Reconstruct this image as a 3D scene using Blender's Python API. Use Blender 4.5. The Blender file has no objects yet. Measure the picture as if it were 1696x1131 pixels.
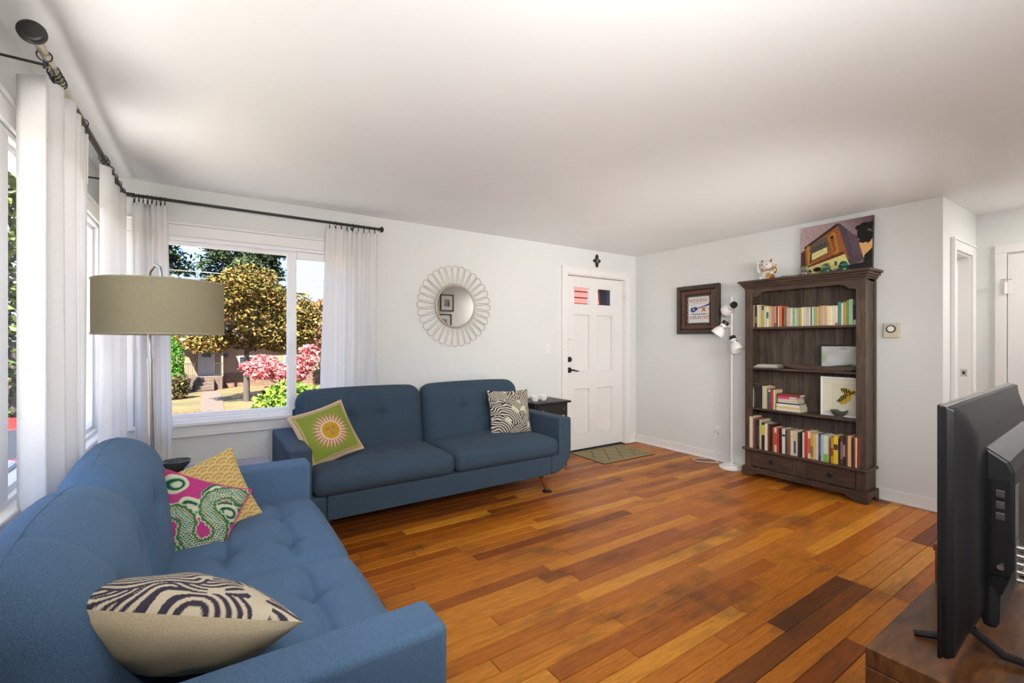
import bpy, bmesh, math, random
import numpy as np
from mathutils import Vector, Matrix
random.seed(7)
rng = np.random.default_rng(7)
R = math.radians
S = bpy.context.scene
C = S.collection

# ------------------------------------------------------------------ camera
cam = bpy.data.cameras.new('camera')
cam.sensor_width = 36.0
cam.lens = 750.0 / 1696.0 * 36.0
cam.clip_start = 0.02
cam.clip_end = 400
camo = bpy.data.objects.new('camera', cam)
camo.location = (0, 0, 1.30)
camo.rotation_euler = (R(90), 0, R(-33.85))
C.objects.link(camo)
S.camera = camo

# ------------------------------------------------------------------ sky, sun, large lights, exposure
W = bpy.data.worlds.new('sky')
S.world = W
W.use_nodes = True
nt = W.node_tree
nt.nodes.clear()
n_out = nt.nodes.new('ShaderNodeOutputWorld')
n_bg = nt.nodes.new('ShaderNodeBackground')
n_tc = nt.nodes.new('ShaderNodeTexCoord')
n_sep = nt.nodes.new('ShaderNodeSeparateXYZ')
n_ramp = nt.nodes.new('ShaderNodeValToRGB')
n_ramp.color_ramp.elements[0].position = 0.0
n_ramp.color_ramp.elements[0].color = (0.26, 0.38, 0.60, 1)
n_ramp.color_ramp.elements[1].position = 0.7
n_ramp.color_ramp.elements[1].color = (0.13, 0.29, 0.70, 1)
n_noise = nt.nodes.new('ShaderNodeTexNoise')
n_noise.inputs['Scale'].default_value = 3.2
n_noise.inputs['Detail'].default_value = 6
n_cr = nt.nodes.new('ShaderNodeValToRGB')
n_cr.color_ramp.elements[0].position = 0.5
n_cr.color_ramp.elements[1].position = 0.66
n_mix = nt.nodes.new('ShaderNodeMix')
n_mix.data_type = 'RGBA'
n_mix.inputs['B'].default_value = (0.62, 0.64, 0.70, 1)
L_ = nt.links.new
L_(n_tc.outputs['Generated'], n_sep.inputs[0])
L_(n_sep.outputs['Z'], n_ramp.inputs[0])
L_(n_tc.outputs['Generated'], n_noise.inputs['Vector'])
L_(n_noise.outputs['Fac'], n_cr.inputs[0])
L_(n_cr.outputs['Color'], n_mix.inputs['Factor'])
L_(n_ramp.outputs['Color'], n_mix.inputs['A'])
L_(n_mix.outputs['Result'], n_bg.inputs['Color'])
L_(n_bg.outputs[0], n_out.inputs[0])
n_bg.inputs['Strength'].default_value = 2.8

sun = bpy.data.lights.new('sun', 'SUN')
sun.energy = 26.0
sun.angle = R(0.6)
sun.color = (1.0, 0.94, 0.84)
suno = bpy.data.objects.new('sun', sun)
C.objects.link(suno)
suno.rotation_euler = Vector((0.36, 0.48, -0.80)).to_track_quat('-Z', 'Y').to_euler()

def area(name, loc, target, sx, sy, power, col, spread=math.pi):
    l = bpy.data.lights.new(name, 'AREA')
    l.shape = 'RECTANGLE'; l.size = sx; l.size_y = sy; l.energy = power; l.color = col; l.spread = spread
    o = bpy.data.objects.new(name, l)
    C.objects.link(o)
    o.location = loc
    o.rotation_euler = (Vector(target) - Vector(loc)).to_track_quat('-Z', 'Y').to_euler()
    return o
# fill lights added behind the camera to brighten the room, and the hall lamp
area('soft_fill', (0.75, -0.28, 1.60), (2.15, 2.0, 2.05), 2.0, 0.4, 42, (1.0, 0.985, 0.965), R(145))
area('ceiling_fill', (3.30, -0.28, 0.60), (3.30, 3.0, 2.40), 1.2, 0.4, 6.0, (1.0, 0.985, 0.965), R(65))
area('door_fill', (2.60, -0.30, 1.70), (4.1, 3.3, 0.9), 1.2, 0.35, 8.5, (1.0, 0.985, 0.965), R(80))
area('side_fill', (1.20, -0.30, 1.70), (3.6, 3.3, 0.7), 1.8, 0.35, 4.5, (1.0, 0.985, 0.965), R(80))
area('hall_lamp', (5.15, -0.1, 2.36), (5.1, 0.15, 0), 0.35, 0.35, 15, (1.0, 0.96, 0.93))

S.view_settings.view_transform = 'Standard'
S.view_settings.look = 'None'
S.view_settings.gamma = 1
S.view_settings.use_curve_mapping = False
S.view_settings.exposure = 0.55

# ------------------------------------------------------------------ materials
def lin(r, g, b):
    f = lambda c: (c / 255 / 12.92) if c / 255 <= 0.04045 else ((c / 255 + 0.055) / 1.055) ** 2.4
    return (f(r), f(g), f(b), 1)

def scale(c, k):
    return (min(1, c[0] * k), min(1, c[1] * k), min(1, c[2] * k), 1)

class N:
    """small node-tree helper"""
    def __init__(s, name):
        s.m = bpy.data.materials.new(name)
        s.m.use_nodes = True
        s.t = s.m.node_tree
        s.b = s.t.nodes['Principled BSDF']
    def n(s, kind, **kw):
        x = s.t.nodes.new('ShaderNode' + kind)
        for k, v in kw.items():
            if hasattr(x, k): setattr(x, k, v)
            else: x.inputs[k].default_value = v
        return x
    def l(s, a, b):
        s.t.links.new(a, b)
    def coord(s, sc=(1, 1, 1), kind='Object'):
        tc = s.n('TexCoord')
        mp = s.n('Mapping')
        mp.inputs['Scale'].default_value = sc
        s.l(tc.outputs[kind], mp.inputs['Vector'])
        return mp.outputs[0]
    def noise(s, vec, scale=5, detail=4, rough=0.55, dist=0):
        x = s.n('TexNoise')
        x.inputs['Scale'].default_value = scale
        x.inputs['Detail'].default_value = detail
        x.inputs['Roughness'].default_value = rough
        x.inputs['Distortion'].default_value = dist
        s.l(vec, x.inputs['Vector'])
        return x.outputs['Fac']
    def ramp(s, fac, stops, interp='LINEAR'):
        x = s.n('ValToRGB')
        r = x.color_ramp
        r.interpolation = interp
        while len(r.elements) < len(stops): r.elements.new(0.5)
        for e, (p, c) in zip(r.elements, stops):
            e.position = p; e.color = c
        s.l(fac, x.inputs[0])
        return x.outputs[0]
    def mix(s, fac, a, b, mode='MIX'):
        x = s.n('Mix', data_type='RGBA', blend_type=mode)
        for nm, v in (('Factor', fac), ('A', a), ('B', b)):
            if isinstance(v, (int, float, tuple)): x.inputs[nm].default_value = v
            else: s.l(v, x.inputs[nm])
        return x.outputs['Result']
    def bump(s, h, strength=0.2, dist=0.01):
        x = s.n('Bump')
        x.inputs['Strength'].default_value = strength
        x.inputs['Distance'].default_value = dist
        s.l(h, x.inputs['Height'])
        s.l(x.outputs[0], s.b.inputs['Normal'])
    def col(s, c):
        if isinstance(c, tuple): s.b.inputs['Base Color'].default_value = c
        else: s.l(c, s.b.inputs['Base Color'])

_plain = {}
def plain(name, c, rough=0.5, metal=0.0, var=0.12, vs=14.0, bump=0.0, bs=60.0, spec=0.5):
    if name in _plain: return _plain[name]
    k = N(name)
    v = k.coord()
    f = k.noise(v, vs, 3)
    k.col(k.ramp(f, [(0.3, scale(c, 1 - var)), (0.7, scale(c, 1 + var))]))
    k.b.inputs['Roughness'].default_value = rough
    k.b.inputs['Metallic'].default_value = metal
    k.b.inputs['Specular IOR Level'].default_value = spec
    if bump: k.bump(k.noise(v, bs, 3), bump, 0.004)
    _plain[name] = k.m
    return k.m

def wood(name, dark, light, rough=0.4, ax=(1, 12, 12), sc=6.0, bump=0.15):
    k = N(name)
    v = k.coord(ax)
    f = k.noise(v, sc, 8, 0.65, 0.6)
    big = k.noise(k.coord((1, 1, 1)), 3.0, 2)
    c = k.ramp(f, [(0.28, dark), (0.72, light)])
    c = k.mix(k.ramp(big, [(0.35, (0, 0, 0, 1)), (0.7, (0.45, 0.45, 0.45, 1))]), c, scale(dark, 0.9))
    k.col(c)
    k.b.inputs['Roughness'].default_value = rough
    k.bump(f, bump, 0.003)
    return k.m

def fabric(name, c, weave=420, var=0.28, rough=0.92, bump=0.5):
    k = N(name)
    v = k.coord()
    f = k.noise(v, weave, 2, 0.7)
    g = k.noise(v, 5, 3)
    cc = k.ramp(f, [(0.3, scale(c, 1 - var)), (0.7, scale(c, 1 + var))])
    k.col(k.mix(k.ramp(g, [(0.3, (0, 0, 0, 1)), (0.75, (0.3, 0.3, 0.3, 1))]), cc, scale(c, 1.25)))
    k.b.inputs['Roughness'].default_value = rough
    k.b.inputs['Specular IOR Level'].default_value = 0.08
    k.b.inputs['Sheen Weight'].default_value = 0.04
    k.bump(f, bump, 0.0025)
    return k.m

def printed(name, rough=0.7, bump=0.0, weave=300):
    """flat print held in a colour attribute"""
    k = N(name)
    a = k.n('VertexColor')
    a.layer_name = 'Col'
    v = k.coord()
    f = k.noise(v, weave, 2)
    k.col(k.mix(1.0, a.outputs['Color'], k.ramp(f, [(0.25, (0.84, 0.84, 0.84, 1)), (0.75, (1, 1, 1, 1))]), 'MULTIPLY'))
    k.b.inputs['Roughness'].default_value = rough
    k.b.inputs['Specular IOR Level'].default_value = 0.25
    if bump: k.bump(f, bump, 0.002)
    return k.m

def glassy(name, tint=(1, 1, 1, 1), refl=0.06):
    m = bpy.data.materials.new(name)
    m.use_nodes = True
    t = m.node_tree
    t.nodes.clear()
    o = t.nodes.new('ShaderNodeOutputMaterial')
    tr = t.nodes.new('ShaderNodeBsdfTransparent'); tr.inputs[0].default_value = tint
    gl = t.nodes.new('ShaderNodeBsdfGlossy'); gl.inputs['Roughness'].default_value = 0.02
    fr = t.nodes.new('ShaderNodeFresnel'); fr.inputs[0].default_value = 1.06
    mx = t.nodes.new('ShaderNodeMixShader')
    ge = t.nodes.new('ShaderNodeNewGeometry')
    m1 = t.nodes.new('ShaderNodeMath'); m1.operation = 'SUBTRACT'; m1.inputs[0].default_value = 1.0
    m2 = t.nodes.new('ShaderNodeMath'); m2.operation = 'MULTIPLY'
    t.links.new(ge.outputs['Backfacing'], m1.inputs[1]); t.links.new(m1.outputs[0], m2.inputs[0]); t.links.new(fr.outputs[0], m2.inputs[1])
    t.links.new(m2.outputs[0], mx.inputs[0])
    t.links.new(tr.outputs[0], mx.inputs[1]); t.links.new(gl.outputs[0], mx.inputs[2])
    t.links.new(mx.outputs[0], o.inputs[0])
    return m

def leafmat(name, stops, rough=0.6):
    k = N(name)
    g = k.n('NewGeometry')
    k.col(k.ramp(g.outputs['Random Per Island'], [(p, scale(c, 2.0)) for p, c in stops]))
    k.b.inputs['Roughness'].default_value = rough
    k.b.inputs['Specular IOR Level'].default_value = 0.2
    return k.m

def curtain_mat():
    k = N('white_linen')
    v = k.coord()
    f = k.noise(v, 260, 2)
    c = k.ramp(f, [(0.3, (0.89, 0.885, 0.87, 1)), (0.7, (0.95, 0.945, 0.935, 1))])
    k.col(c)
    k.b.inputs['Roughness'].default_value = 0.95
    k.b.inputs['Specular IOR Level'].default_value = 0.1
    k.bump(f, 0.15, 0.002)
    tl = k.n('BsdfTranslucent')
    k.l(c, tl.inputs['Color'])
    mx = k.n('MixShader')
    mx.inputs[0].default_value = 0.5
    k.l(k.b.outputs[0], mx.inputs[1]); k.l(tl.outputs[0], mx.inputs[2])
    k.l(mx.outputs[0], k.t.nodes['Material Output'].inputs['Surface'])
    return k.m

def floor_mat():
    k = N('oiled_floor_plank')
    oi = k.n('ObjectInfo')
    rnd = k.n('CombineXYZ')
    mul = k.n('Math', operation='MULTIPLY'); mul.inputs[1].default_value = 37.0
    k.l(oi.outputs['Random'], mul.inputs[0])
    k.l(mul.outputs[0], rnd.inputs[0]); k.l(mul.outputs[0], rnd.inputs[1])
    tc = k.n('TexCoord')
    add = k.n('VectorMath', operation='ADD')
    k.l(tc.outputs['Object'], add.inputs[0]); k.l(rnd.outputs[0], add.inputs[1])
    mp = k.n('Mapping'); mp.inputs['Scale'].default_value = (1.6, 22, 22)
    k.l(add.outputs[0], mp.inputs['Vector'])
    f = k.noise(mp.outputs[0], 3.2, 9, 0.68, 1.1)
    geo = k.n('NewGeometry')
    wv = k.n('Mapping'); k.l(geo.outputs['Position'], wv.inputs['Vector'])
    wv.inputs['Scale'].default_value = (0.8, 1.6, 1)
    w1 = k.noise(wv.outputs[0], 2.0, 6, 0.62)
    g = k.ramp(f, [(0.25, (0.50, 0.44, 0.38, 1)), (0.6, (1.0, 1.0, 1.0, 1)), (0.85, (1.18, 1.16, 1.1, 1))])
    c = k.mix(1.0, oi.outputs['Color'], g, 'MULTIPLY')
    # worn dark patches of the finish
    stain = k.ramp(w1, [(0.52, (0, 0, 0, 1)), (0.70, (0.72, 0.72, 0.72, 1))])
    c = k.mix(stain, c, (0.055, 0.026, 0.011, 1))
    k.col(c)
    rr = k.ramp(w1, [(0.3, (0.30, 0.30, 0.30, 1)), (0.7, (0.46, 0.46, 0.46, 1))])
    k.l(rr, k.b.inputs['Roughness'])
    k.b.inputs['Specular IOR Level'].default_value = 0.26
    k.bump(f, 0.12, 0.002)
    return k.m

M = {}
def wallmat(name, c, rough, bstr, bsc=90):
    k = N(name)
    v = k.coord()
    f = k.noise(v, bsc, 4)
    g = k.noise(v, 1.2, 2)
    k.col(k.ramp(g, [(0.3, scale(c, 0.975)), (0.7, scale(c, 1.02))]))
    k.b.inputs['Roughness'].default_value = rough
    k.bump(f, bstr, 0.003)
    return k.m
M['wall'] = wallmat('wall_paint', (0.71, 0.72, 0.695, 1), 0.62, 0.10)
M['ceil'] = wallmat('ceiling_paint', (0.82, 0.83, 0.825, 1), 0.42, 0.12, 45)
M['trim'] = wallmat('trim_gloss_paint', (0.80, 0.785, 0.765, 1), 0.35, 0.03)
M['door'] = wallmat('door_paint', (0.79, 0.77, 0.75, 1), 0.40, 0.05)
M['vinyl'] = wallmat('white_vinyl', (0.84, 0.84, 0.84, 1), 0.35, 0.0)
M['floor'] = floor_mat()
M['blue'] = fabric('slate_blue_woven_fabric', (0.044, 0.071, 0.102, 1), 620, 0.5, 0.92, 0.35)
M['blue_window_lit'] = fabric('window_lit_blue_woven_fabric', (0.084, 0.150, 0.250, 1), 620, 0.5, 0.92, 0.35)  # same cloth as the long sofa, lightened and blued for window light
M['legwood'] = wood('reddish_leg_wood', (0.12, 0.03, 0.012, 1), (0.24, 0.07, 0.03, 1), 0.3, (12, 12, 1))
M['black'] = plain('black_metal', (0.012, 0.011, 0.010, 1), 0.42)
M['bronze'] = plain('oiled_bronze', (0.020, 0.016, 0.013, 1), 0.45, 0.3)
M['steel'] = plain('brushed_steel', (0.55, 0.54, 0.52, 1), 0.28, 1.0, 0.05)
M['gold'] = plain('champagne_wire', (0.50, 0.44, 0.35, 1), 0.45, 0.55, 0.08)
M['linen'] = curtain_mat()
M['glass'] = glassy('window_glass')
M['bookwood'] = wood('dark_stained_wood', (0.022, 0.013, 0.009, 1), (0.125, 0.076, 0.044, 1), 0.55, (9, 9, 1.0), 5.0, 0.3)
M['bookwood_h'] = wood('dark_stained_wood_crosswise', (0.022, 0.012, 0.008, 1), (0.115, 0.066, 0.038, 1), 0.5, (1.0, 9, 9), 5.0, 0.3)
M['backwood'] = wood('weathered_back_board', (0.016, 0.011, 0.008, 1), (0.145, 0.100, 0.068, 1), 0.7, (10, 10, 0.8), 4.0, 0.35)
M['ivory'] = plain('ivory_plastic', (0.62, 0.56, 0.42, 1), 0.45, 0, 0.04)
M['whitep'] = plain('white_plastic', (0.78, 0.77, 0.74, 1), 0.38, 0, 0.03)
M['porcelain'] = plain('white_porcelain', (0.80, 0.78, 0.74, 1), 0.2, 0, 0.03)
M['tv'] = plain('black_tv_plastic', (0.009, 0.009, 0.010, 1), 0.42, 0, 0.15, 8, 0.03, 900, 0.22)
M['tvgloss'] = plain('glossy_black_plastic', (0.008, 0.008, 0.009, 1), 0.12)
M['walnut'] = wood('oiled_acacia', (0.040, 0.014, 0.006, 1), (0.23, 0.088, 0.026, 1), 0.35, (2, 9, 2), 5.0, 0.12)
M['blackpaint'] = plain('black_table_paint', (0.014, 0.013, 0.013, 1), 0.45)
M['pages'] = plain('book_pages', (0.55, 0.50, 0.40, 1), 0.9, 0, 0.1, 60)
M['mirror'] = plain('mirror_glass', (0.86, 0.87, 0.87, 1), 0.015, 1.0, 0.0)

# ------------------------------------------------------------------ mesh builder
class MB:
    def __init__(s):
        s.v = []; s.f = []; s.mi = []
    def add(s, verts, faces, m=0):
        o = len(s.v)
        s.v += [tuple(p) for p in verts]
        for f in faces:
            s.f.append(tuple(i + o for i in f)); s.mi.append(m)
        return s
    def box(s, x0, x1, y0, y1, z0, z1, m=0):
        return s.add([(x0, y0, z0), (x1, y0, z0), (x1, y1, z0), (x0, y1, z0), (x0, y0, z1), (x1, y0, z1), (x1, y1, z1), (x0, y1, z1)],
                     [(0, 3, 2, 1), (4, 5, 6, 7), (0, 1, 5, 4), (1, 2, 6, 5), (2, 3, 7, 6), (3, 0, 4, 7)], m)
    def prism(s, poly, axis, a, b, m=0):
        """poly: 2D points; axis 'x': (y,z), 'y': (x,z), 'z': (x,y)"""
        def p3(p, t):
            return (t, p[0], p[1]) if axis == 'x' else (p[0], t, p[1]) if axis == 'y' else (p[0], p[1], t)
        n = len(poly)
        ar = sum(poly[i][0] * poly[(i + 1) % n][1] - poly[(i + 1) % n][0] * poly[i][1] for i in range(n))
        if (ar < 0) != (axis == 'y'): poly = poly[::-1]
        vs = [p3(p, a) for p in poly] + [p3(p, b) for p in poly]
        fs = [tuple(range(n))[::-1], tuple(range(n, 2 * n))] + [(i, (i + 1) % n, n + (i + 1) % n, n + i) for i in range(n)]
        return s.add(vs, fs, m)
    def cyl(s, p0, p1, r0, r1=None, n=16, m=0, cap=True):
        r1 = r0 if r1 is None else r1
        p0 = Vector(p0); p1 = Vector(p1)
        d = (p1 - p0).normalized()
        u = d.orthogonal().normalized(); w = d.cross(u)
        vs = []
        for p, r in ((p0, r0), (p1, r1)):
            for i in range(n):
                a = 2 * math.pi * i / n
                vs.append(p + u * math.cos(a) * r + w * math.sin(a) * r)
        fs = [(i, (i + 1) % n, n + (i + 1) % n, n + i) for i in range(n)]
        if cap: fs += [tuple(range(n))[::-1], tuple(range(n, 2 * n))]
        return s.add(vs, fs, m)
    def lathe(s, prof, c=(0, 0, 0), n=24, m=0, axis='z', closed=False):
        vs = []
        for r, z in prof:
            for i in range(n):
                a = 2 * math.pi * i / n
                x, y = r * math.cos(a), r * math.sin(a)
                p = (x, y, z) if axis == 'z' else (z, x, y) if axis == 'x' else (y, z, x)
                vs.append((p[0] + c[0], p[1] + c[1], p[2] + c[2]))
        k = len(prof)
        fs = []
        for j in range(k - 1 if not closed else k):
            j2 = (j + 1) % k
            for i in range(n):
                fs.append((j * n + i, j * n + (i + 1) % n, j2 * n + (i + 1) % n, j2 * n + i))
        if not closed:
            if prof[0][0] > 1e-6: fs.append(tuple(range(n))[::-1])
            if prof[-1][0] > 1e-6: fs.append(tuple(range((k - 1) * n, k * n)))
        return s.add(vs, fs, m)
    def tube(s, pts, r, n=8, m=0, closed=False):
        pts = [Vector(p) for p in pts]
        k = len(pts)
        vs = []
        u = None
        for i in range(k):
            a = pts[i - 1] if (i > 0 or closed) else pts[i]
            b = pts[(i + 1) % k] if (i < k - 1 or closed) else pts[i]
            d = (b - a).normalized()
            u = d.orthogonal().normalized() if u is None else (u - d * u.dot(d)).normalized()
            w = d.cross(u)
            rr = r[i] if isinstance(r, (list, tuple)) else r
            for q in range(n):
                an = 2 * math.pi * q / n
                vs.append(pts[i] + u * math.cos(an) * rr + w * math.sin(an) * rr)
        fs = []
        for j in range(k if closed else k - 1):
            j2 = (j + 1) % k
            for i in range(n):
                fs.append((j * n + i, j * n + (i + 1) % n, j2 * n + (i + 1) % n, j2 * n + i))
        if not closed: fs += [tuple(range(n))[::-1], tuple(range((k - 1) * n, k * n))]
        return s.add(vs, fs, m)
    def ball(s, c, r, n=16, m=0, sq=(1, 1, 1)):
        k = max(6, n // 2)
        vs = []
        for j in range(1, k):
            t = math.pi * j / k
            for i in range(n):
                a = 2 * math.pi * i / n
                vs.append((c[0] + r * sq[0] * math.sin(t) * math.cos(a), c[1] + r * sq[1] * math.sin(t) * math.sin(a), c[2] + r * sq[2] * math.cos(t)))
        top = len(vs); vs.append((c[0], c[1], c[2] + r * sq[2])); vs.append((c[0], c[1], c[2] - r * sq[2]))
        fs = []
        for j in range(k - 2):
            for i in range(n):
                fs.append((j * n + i, (j + 1) * n + i, (j + 1) * n + (i + 1) % n, j * n + (i + 1) % n))
        for i in range(n):
            fs.append((top, i, (i + 1) % n)); fs.append((top + 1, (k - 2) * n + (i + 1) % n, (k - 2) * n + i))
        return s.add(vs, fs, m)
    def mesh(s, name):
        me = bpy.data.meshes.new(name)
        me.from_pydata(s.v, [], s.f)
        me.polygons.foreach_set('material_index', s.mi)
        me.update()
        return me

def put(name, mesh, mats, parent=None, smooth=False, bevel=0.0, seg=2):
    if isinstance(mesh, MB): mesh = mesh.mesh(name)
    if mats is not None and len(mesh.materials) == 0:
        for m in (mats if isinstance(mats, (list, tuple)) else [mats]): mesh.materials.append(m)
    if smooth:
        mesh.shade_smooth()
        mesh.set_sharp_from_angle(angle=R(38))
    o = bpy.data.objects.new(name, mesh)
    C.objects.link(o)
    if parent is not None: o.parent = parent
    if bevel:
        b = o.modifiers.new('bevel', 'BEVEL')
        b.width = bevel; b.segments = seg; b.limit_method = 'ANGLE'; b.angle_limit = R(40)
    return o

def thing(name, label, cat, loc=(0, 0, 0), rz=0, group=None, kind=None):
    o = bpy.data.objects.new(name, None)
    o.empty_display_size = 0.1
    C.objects.link(o)
    o.location = loc; o.rotation_euler = (0, 0, rz)
    return tag(o, label, cat, group, kind)

def tag(o, label=None, cat=None, group=None, kind=None):
    if label: o['label'] = label
    if cat: o['category'] = cat
    if group: o['group'] = group
    if kind: o['kind'] = kind
    return o

def struct(name, mb, mats, label=None, parent=None, **kw):
    o = put(name, mb, mats, parent, **kw)
    if parent is None: tag(o, label, None, None, 'structure')
    return o

def structroot(name, label, loc=(0, 0, 0)):
    o = bpy.data.objects.new(name, None)
    C.objects.link(o)
    o.location = loc
    return tag(o, label, None, None, 'structure')

def frame_mb(x0, x1, z0, z1, w, y0, y1, axis='y'):
    """a rectangular ring of four bars"""
    mb = MB()
    for (a, b, c, d) in ((x0, x0 + w, z0, z1), (x1 - w, x1, z0, z1), (x0 + w, x1 - w, z0, z0 + w), (x0 + w, x1 - w, z1 - w, z1)):
        if axis == 'y': mb.box(a, b, y0, y1, c, d)
        else: mb.box(y0, y1, a, b, c, d)
    return mb

def grid_mesh(P, colors=None, name='sheet', flip=False):
    """P: (n,m,3) array of points -> mesh; colors: (n,m,3)"""
    n, m = P.shape[:2]
    idx = np.arange(n * m).reshape(n, m)
    q = np.stack([idx[:-1, :-1], idx[1:, :-1], idx[1:, 1:], idx[:-1, 1:]], -1).reshape(-1, 4)
    if flip: q = q[:, ::-1]
    me = bpy.data.meshes.new(name)
    me.from_pydata(P.reshape(-1, 3).tolist(), [], q.tolist())
    if colors is not None:
        ca = me.color_attributes.new('Col', 'FLOAT_COLOR', 'POINT')
        rgba = np.ones((n * m, 4), np.float32); rgba[:, :3] = colors.reshape(-1, 3)
        ca.data.foreach_set('color', rgba.ravel())
    me.update()
    return me

def c3(r, g, b):
    return np.array(lin(r, g, b)[:3])

def inpoly(u, v, poly):
    ins = np.zeros(u.shape, bool)
    n = len(poly)
    for i in range(n):
        x1, y1 = poly[i]; x2, y2 = poly[(i + 1) % n]
        if y1 == y2: continue
        cond = ((y1 > v) != (y2 > v)) & (u < (x2 - x1) * (v - y1) / (y2 - y1) + x1)
        ins ^= cond
    return ins

def seg_dist(u, v, pts):
    d = np.full(u.shape, 9.0); t_at = np.zeros(u.shape); s0 = 0.0
    for (x1, y1), (x2, y2) in zip(pts[:-1], pts[1:]):
        L = math.hypot(x2 - x1, y2 - y1) + 1e-9
        t = np.clip(((u - x1) * (x2 - x1) + (v - y1) * (y2 - y1)) / L ** 2, 0, 1)
        dd = np.hypot(u - x1 - t * (x2 - x1), v - y1 - t * (y2 - y1))
        k = dd < d
        d[k] = dd[k]; t_at[k] = (s0 + t * L)[k]; s0 += L
    return d, t_at

# ================================================================== the room
XL, XR, YB, YN, H = -0.59, 4.62, 4.0, -0.5, 2.40
HX, HY = 5.59, 1.03          # hall beyond the end of the wall with the bookcase
WX0, WX1, WZ0, WZ1 = -0.42, 1.12, 0.72, 2.05      # window in the back wall
DX0, DX1, DZ1 = 3.44, 4.42, 2.095                  # front door opening
LY0, LY1 = 1.15, 3.93                              # window in the side wall

mb = MB()
mb.box(XL - 0.14, WX0, YB, YB + 0.14, 0, H).box(WX0, WX1, YB, YB + 0.14, 0, WZ0).box(WX0, WX1, YB, YB + 0.14, WZ1, H)
mb.box(WX1, DX0, YB, YB + 0.14, 0, H).box(DX0, DX1, YB, YB + 0.14, DZ1, H).box(DX1, XR + 0.12, YB, YB + 0.14, 0, H)
struct('wall_back', mb, M['wall'], 'white painted wall with the picture window and the front door')
mb = MB()
mb.box(XL - 0.14, XL, YN - 0.12, LY0, 0, H).box(XL - 0.14, XL, LY0, LY1, 0, WZ0).box(XL - 0.14, XL, LY0, LY1, WZ1, H).box(XL - 0.14, XL, LY1, YB, 0, H)
struct('wall_left', mb, M['wall'], 'white painted side wall with the wide curtained window')
mb = MB()
mb.box(XR, XR + 0.12, HY, YB, 0, H)
struct('wall_right', mb, M['wall'], 'white painted wall behind the dark bookcase')
H2X0, H2X1 = 4.90, 5.40
mb = MB()
mb.box(XR + 0.12, H2X0, HY, HY + 0.12, 0, H).box(H2X0, H2X1, HY, HY + 0.12, 2.03, H).box(H2X1, HX + 0.12, HY, HY + 0.12, 0, H)
struct('wall_hall_side', mb, M['wall'], 'white hall wall with a narrow doorway')
struct('wall_hall_end', MB().box(HX, HX + 0.12, YN - 0.12, HY, 0, H), M['wall'], 'white end wall of the hall with a panel door')
struct('wall_near', MB().box(XL, HX, YN - 0.12, YN, 0, H), M['wall'], 'white wall behind the television')
struct('ceiling', MB().box(XL - 0.14, HX + 0.12, YN - 0.12, YB + 0.14, H, H + 0.1), M['ceil'], 'smooth off-white satin painted ceiling')

# ---- floor: each plank its own piece
floor = struct('floor', MB().box(XL - 0.14, HX + 0.12, YN - 0.12, YB + 0.14, -0.08, -0.0185), plain('subfloor', (0.03, 0.015, 0.008, 1), 0.9), 'honey brown hardwood plank floor with worn dark patches')
tones = [lin(204, 128, 44), lin(192, 114, 36), lin(184, 106, 32), lin(174, 96, 28), lin(160, 86, 26), lin(140, 72, 24), lin(214, 142, 54), lin(188, 112, 38)]
tw = [3, 4, 4, 3, 2, 1.2, 1.4, 3]
PW = 0.0835
planks = []
y = YN
row = 0
while y < YB - 0.005:
    y1 = min(y + PW, YB)
    x = XL - random.uniform(0, 0.9)
    cuts = []
    while x < HX:
        x += random.choice([0.75, 0.95, 1.15, 1.4, 1.7, 0.6]) + random.uniform(-0.08, 0.08)
        cuts.append(x)
    patch = y < 1.06
    if patch:
        cuts = [c for c in cuts if c < 2.55] + [2.90, 3.80] + [c for c in cuts if c > 4.2]
    end = HX if y < HY - 0.02 else XR
    a = XL
    for c in cuts + [end]:
        b = min(c, end)
        if b - a < 0.05: continue
        t = random.choices(tones, tw)[0]
        if patch and abs(a - 2.90) < 0.02: t = random.choice([lin(206, 136, 60), lin(196, 124, 52), lin(172, 98, 40), lin(212, 144, 66)])
        if patch and a > 3.75: t = random.choice([lin(140, 74, 28), lin(166, 94, 36), lin(112, 56, 24)])
        if 0.85 < y < 1.06 and abs(b - 2.90) < 0.02: t = random.choice([lin(104, 56, 26), lin(124, 68, 30)])
        planks.append((a, b, y, y1, t))
        a = b
    y = y1
    row += 1
def plank_mb(lx, ly):
    g = 0.0012; e = 0.0022
    x0, x1, y0, y1 = -lx / 2 + g, lx / 2 - g, -ly / 2 + g, ly / 2 - g
    v = [(x0, y0, -0.018), (x1, y0, -0.018), (x1, y1, -0.018), (x0, y1, -0.018), (x0, y0, -e), (x1, y0, -e), (x1, y1, -e), (x0, y1, -e),
         (x0 + e, y0 + e, 0), (x1 - e, y0 + e, 0), (x1 - e, y1 - e, 0), (x0 + e, y1 - e, 0)]
    return MB().add(v, [(0, 3, 2, 1), (8, 9, 10, 11), (0, 1, 5, 4), (1, 2, 6, 5), (2, 3, 7, 6), (3, 0, 4, 7), (4, 5, 9, 8), (5, 6, 10, 9), (6, 7, 11, 10), (7, 4, 8, 11)])
def plank_hidden(a, b, y0, y1):
    return (y1 < 0.12) or (a < 0.42 and b < 0.45) or (y0 > 3.05 and b < 2.6)
hid = MB()
for (a, b, y0, y1, t) in planks:
    m_ = plank_mb(b - a, y1 - y0)
    cx, cy = (a + b) / 2, (y0 + y1) / 2
    if plank_hidden(a, b, y0, y1):
        hid.add([(p[0] + cx, p[1] + cy, p[2]) for p in m_.v], m_.f)
    else:
        o = put('plank', m_, M['floor'], floor)
        o.location = (cx, cy, 0)
        o.color = (min(1, t[0] * 1.02), min(1, t[1] * 1.03), t[2] * 0.70, 1)
o = put('plank_remainder', hid, M['floor'], floor)
o['kind'] = 'stuff'; o.color = lin(150, 80, 30)

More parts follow.
